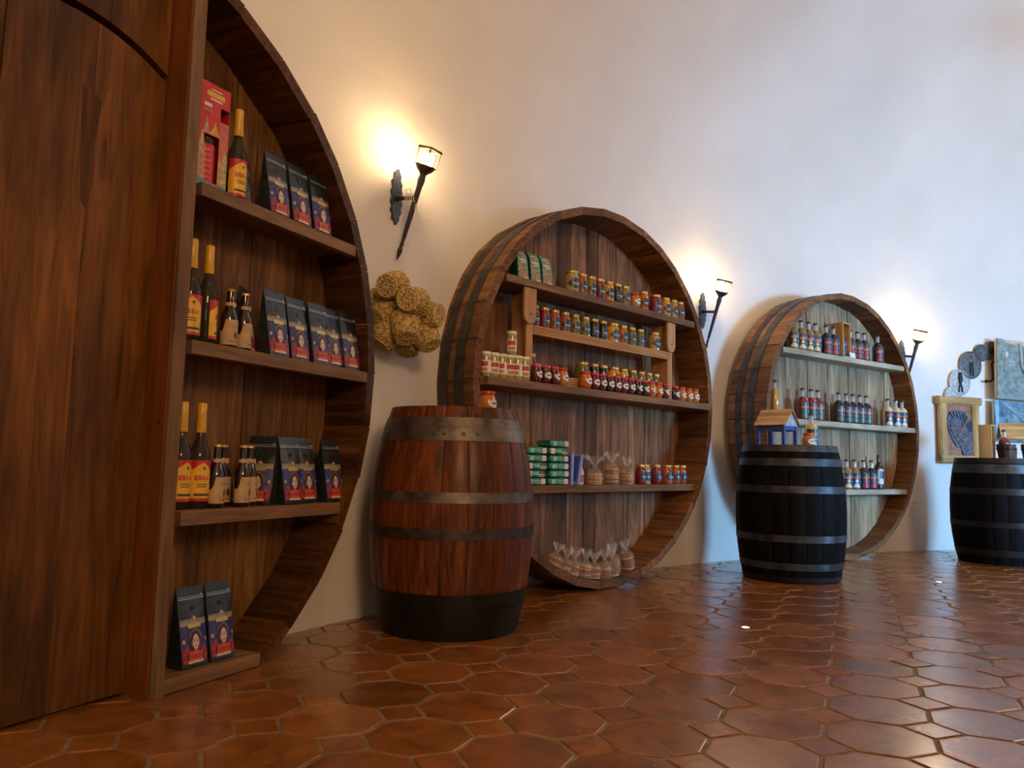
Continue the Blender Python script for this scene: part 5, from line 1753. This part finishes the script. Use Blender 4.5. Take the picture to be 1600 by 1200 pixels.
def strap(a, b_, w):
    (x0, z0), (x1, z1) = NP(*a), NP(*b_)
    dx, dz = x1 - x0, z1 - z0
    L = math.hypot(dx, dz); nx, nz = -dz / L * w, dx / L * w
    mb = MB(); mb.prism([(x0 - nx, z0 - nz), (x1 - nx, z1 - nz), (x1 + nx, z1 + nz), (x0 + nx, z0 + nz)][::-1] if False else [(x0 + nx, z0 + nz), (x0 - nx, z0 - nz), (x1 - nx, z1 - nz), (x1 + nx, z1 + nz)], -0.030, -0.020)
    link('strap', mb.mesh('strap', M_STRAP), hb)


strap((0.42, 0.38), (0.84, 0.76), 0.008); strap((0.84, 0.76), (0.99, 0.77), 0.008); strap((0.08, 0.545), (0.40, 0.53), 0.005); strap((0.50, 0.30), (0.98, 0.42), 0.006); strap((0.40, 0.53), (0.44, 0.34), 0.005)
mb = MB(); cx, cz = NP(0.62, 0.27); mb.tube([(cx + 0.014 * math.cos(2 * PI * i / 16), -0.026, cz + 0.014 * math.sin(2 * PI * i / 16)) for i in range(16)], 0.004, 6, closed=True)
link('bit_ring', mb.mesh('bit_ring', plain('silver_ring', (0.5, 0.5, 0.5), 0.3, 0.9), smooth=60), hb)
mb = MB(); ex_, ez_ = NP(0.27, 0.58); mb.lathe([(0.010, 0), (0.007, 0.004)], 10, M=T(ex_, -0.0265, ez_) @ RX(PI / 2)); link('eye', mb.mesh('eye', M_MANE, smooth=40), hb)

# iron discs climbing the wall
M_DISC = plain('worn_iron_disc', (0.115, 0.125, 0.13), 0.5, 0.35, vary=0.3, scale=35)
M_DISCP = plain('pale_disc', (0.42, 0.44, 0.45), 0.5, 0.2, vary=0.2, scale=35)
discs = [(108.06, 1.50, 0.105, 'plain', 'round metal disc half hidden behind the top of the horse frame', M_DISCP),
         (107.53, 1.644, 0.132, 'scissors', 'pale round disc with dark shears on it, just above the horse frame', M_DISCP),
         (106.65, 1.826, 0.140, 'bars', 'large dark round disc with two upright bars, second above horse frame', M_DISC),
         (105.79, 1.959, 0.088, 'rings', 'ringed grey round disc, third above horse frame', M_DISC),
         (105.02, 1.992, 0.095, 'knob', 'dark round disc with a knob, nearest the grey relief panel', M_DISC)]
for ang, z, r, kind, lab, mt in discs:
    dk = empty('wall_disc', wall_frame(ang, z, 0.022), lab, 'wall disc', 'round discs on the wall')
    Mx = RX(PI / 2)
    link('plate', MB().lathe([(r * 0.96, -0.012), (r, 0.0), (r, 0.006), (r * 0.93, 0.012), (r * 0.90, 0.006), (r * 0.3, 0.007)], 32).mesh('plate', mt, smooth=35), dk, Mx)
    if kind == 'scissors':
        for sx in (-1, 1):
            mb = MB(); mb.tube([(sx * 0.010, -0.016, 0.10), (sx * 0.012, -0.018, 0.02), (-sx * 0.016, -0.018, -0.05), (-sx * 0.022, -0.016, -0.098)], [0.010, 0.012, 0.006, 0.007], 6)
            link('shear_blade', mb.mesh('shear_blade', M_BLACKHOOP, smooth=50), dk)
    elif kind == 'bars':
        for sx in (-0.014, 0.016):
            mb = MB(); mb.tube([(sx, -0.014, 0.03), (sx + 0.003, -0.018, -0.03), (sx + 0.004, -0.014, -0.11)], 0.006, 6); link('bar', mb.mesh('bar', M_BLACKHOOP, smooth=50), dk)
        mb = MB(); mb.tube([(-0.05, -0.012, 0.04), (-0.03, -0.014, 0.08), (0.0, -0.014, 0.095), (0.03, -0.014, 0.08)], 0.004, 6); link('ridge', mb.mesh('ridge', mt), dk)
    elif kind == 'rings':
        for rr in (0.07, 0.045):
            mb = MB(); mb.tube([(rr * math.cos(2 * PI * i / 24), -0.010, rr * math.sin(2 * PI * i / 24)) for i in range(24)], 0.004, 6, closed=True); link('ridge', mb.mesh('ridge', mt, smooth=60), dk)
        link('boss', MB().lathe([(0.02, 0), (0.014, 0.01), (0.004, 0.014)], 14).mesh('boss', mt, smooth=50), dk, T(0, -0.008, 0) @ Mx)
    elif kind == 'knob':
        link('boss', MB().lathe([(0.04, 0), (0.03, 0.02), (0.016, 0.026), (0.020, 0.045), (0.010, 0.052)], 16).mesh('boss', M_BLACKHOOP, smooth=40), dk, T(0, -0.008, 0) @ Mx)
# bent iron crank
CF = wall_frame(105.0, 1.80, 0.0)
rr_ = ROOM_R
cp = [(0.085, -0.05, 0.20), (0.05, -0.05, 0.13), (-0.030, -0.05, 0.052), (-0.022, -0.05, -0.085), (-0.030, -0.05, -0.115), (-0.050, -0.05, -0.128), (-0.098, -0.05, -0.130), (-0.112, -0.05, -0.128)]
mb = MB(); mb.tube(cp, [0.012, 0.012, 0.012, 0.011, 0.011, 0.011, 0.012, 0.019], 8)
ck_ = empty('iron_crank', CF, 'bent black iron crank handle fixed on wall beside the grey panel', 'crank')
link('rod', mb.mesh('rod', M_BLACKHOOP, smooth=50), ck_)
mb = MB(); mb.tube([(0.07, -0.05, 0.165), (0.07, 0.0, 0.165)], 0.016, 8); link('pivot', mb.mesh('pivot', M_BLACKHOOP, smooth=50), ck_)

# relief panels at the right edge
M_PANEL = plain('grey_green_relief', (0.19, 0.245, 0.235), 0.5, vary=0.18, scale=18)
M_PANEL_L = plain('pale_relief', (0.30, 0.34, 0.33), 0.5, vary=0.12, scale=18)
M_PEDGE = plain('panel_edge', (0.55, 0.43, 0.27), 0.6)
PW, PH = 0.95, 0.60
PF = wall_frame(105.25 - math.degrees((PW / 2) / ROOM_R), 1.780, 0.13) @ RY(0.035)
pn = empty('relief_panel', PF, 'grey green embossed relief panel, upper one at the right edge', 'relief panel', 'relief panels')
mb = MB(); mb.box(-PW / 2, PW / 2, 0.0, 0.025, -PH / 2, PH / 2); link('board', mb.mesh('board', M_PEDGE), pn)
mb = MB(); mb.prism([(-PW / 2, -PH / 2), (PW / 2, -PH / 2), (PW / 2, PH / 2 - 0.06), (-0.2, PH / 2 - 0.05), (-PW / 2 + 0.12, PH / 2 - 0.035), (-PW / 2 + 0.06, PH / 2 + 0.005), (-PW / 2, PH / 2 + 0.005)], -0.012, -0.0005); link('skin', mb.mesh('skin', M_PANEL), pn)
mb = MB(); mb.tube([(-0.205, -0.014, 0.27), (-0.195, -0.020, 0.05), (-0.15, -0.022, -0.03), (0.0, -0.02, -0.06), (0.2, -0.018, -0.05)], 0.016, 8); link('ridge', mb.mesh('ridge', M_PANEL_L, smooth=60), pn)
mb = MB(); mb.box(-0.40, -0.24, -0.020, -0.012, -0.03, 0.10); fo = link('plaque', mb.mesh('plaque', M_PANEL), pn)
mb = MB(); mb.box(-0.385, -0.285, -0.027, -0.020, 0.035, 0.085); link('plaque_frame', mb.mesh('plaque_frame', M_PANEL_L), fo)
mb = MB(); mb.box(-0.37, -0.30, -0.030, -0.027, 0.045, 0.075); link('plaque_field', mb.mesh('plaque_field', M_PANEL), fo)
link('oval_boss', MB().lathe([(0.022, 0), (0.016, 0.010), (0.006, 0.014)], 16, M=Matrix.Diagonal((0.7, 1.5, 1, 1))).mesh('oval_boss', M_CREAM, smooth=50), pn, T(-0.365, -0.012, 0.150) @ RX(PI / 2))
for xx in (-0.37, -0.275):
    mb = MB(); mb.tube([(xx + 0.042 * math.cos(2 * PI * i / 20), -0.015, -0.215 + 0.024 * math.sin(2 * PI * i / 20)) for i in range(20)], 0.007, 6, closed=True); link('oval_ring', mb.mesh('oval_ring', M_PANEL_L, smooth=60), pn)
mb = MB(); mb.prism([(-0.16, -0.02), (0.45, -0.02), (0.45, 0.20), (-0.16, 0.22)], -0.018, -0.012); link('field', mb.mesh('field', M_PANEL_L), pn)
PF2 = wall_frame(105.40 - math.degrees((PW / 2) / ROOM_R), 1.265, 0.10) @ RX(-0.04) @ RY(0.03)
pn2 = empty('relief_panel', PF2, 'blue painted relief panel, lower one at right edge behind the buckets', 'relief panel', 'relief panels')
M_BPANEL = plain('blue_relief', (0.10, 0.20, 0.28), 0.45, vary=0.35, scale=12)
M_BSTRIP = plain('sky_blue_edge', (0.22, 0.45, 0.58), 0.45, vary=0.1)
mb = MB(); mb.box(-PW / 2, PW / 2, 0.0, 0.02, -0.20, 0.20); link('board', mb.mesh('board', M_PEDGE), pn2)
mb = MB(); mb.box(-PW / 2, PW / 2, -0.008, -0.0005, -0.20, 0.20); link('skin', mb.mesh('skin', M_BPANEL), pn2)
mb = MB(); mb.box(-PW / 2 + 0.01, -PW / 2 + 0.05, -0.013, -0.008, -0.20, 0.20); link('edge_strip', mb.mesh('edge_strip', M_BSTRIP), pn2)
for k in range(5):
    mb = MB(); mb.tube([(-0.40 + 0.02 * k, -0.010, 0.19 - 0.012 * k), (-0.25 + 0.03 * k, -0.014, 0.13 - 0.03 * k), (0.1, -0.012, 0.06 - 0.05 * k), (0.45, -0.010, 0.05 - 0.05 * k)], 0.006, 6); link('ridge', mb.mesh('ridge', M_BSTRIP if k % 2 else M_PANEL_L, smooth=60), pn2)
mb = MB(); mb.box(-0.33, -0.22, -0.018, -0.008, -0.17, 0.02); link('block', mb.mesh('block', M_PANEL), pn2)
# wall socket
so = empty('wall_socket', wall_frame(111.21, 0.452, 0.0), 'small white wall socket low beside the far barrel', 'socket')
mb = MB(); mb.box(-0.058, 0.058, -0.012, 0.004, -0.036, 0.036); link('cover', mb.mesh('cover', M_WHITELID), so)
for sx in (-0.025, 0.025):
    mb = MB(); mb.box(sx - 0.015, sx + 0.015, -0.014, -0.011, -0.015, 0.015); link('outlet', mb.mesh('outlet', plain('socket_grey', (0.5, 0.5, 0.5), 0.4)), so)
# two small glowing discs added flush in the floor
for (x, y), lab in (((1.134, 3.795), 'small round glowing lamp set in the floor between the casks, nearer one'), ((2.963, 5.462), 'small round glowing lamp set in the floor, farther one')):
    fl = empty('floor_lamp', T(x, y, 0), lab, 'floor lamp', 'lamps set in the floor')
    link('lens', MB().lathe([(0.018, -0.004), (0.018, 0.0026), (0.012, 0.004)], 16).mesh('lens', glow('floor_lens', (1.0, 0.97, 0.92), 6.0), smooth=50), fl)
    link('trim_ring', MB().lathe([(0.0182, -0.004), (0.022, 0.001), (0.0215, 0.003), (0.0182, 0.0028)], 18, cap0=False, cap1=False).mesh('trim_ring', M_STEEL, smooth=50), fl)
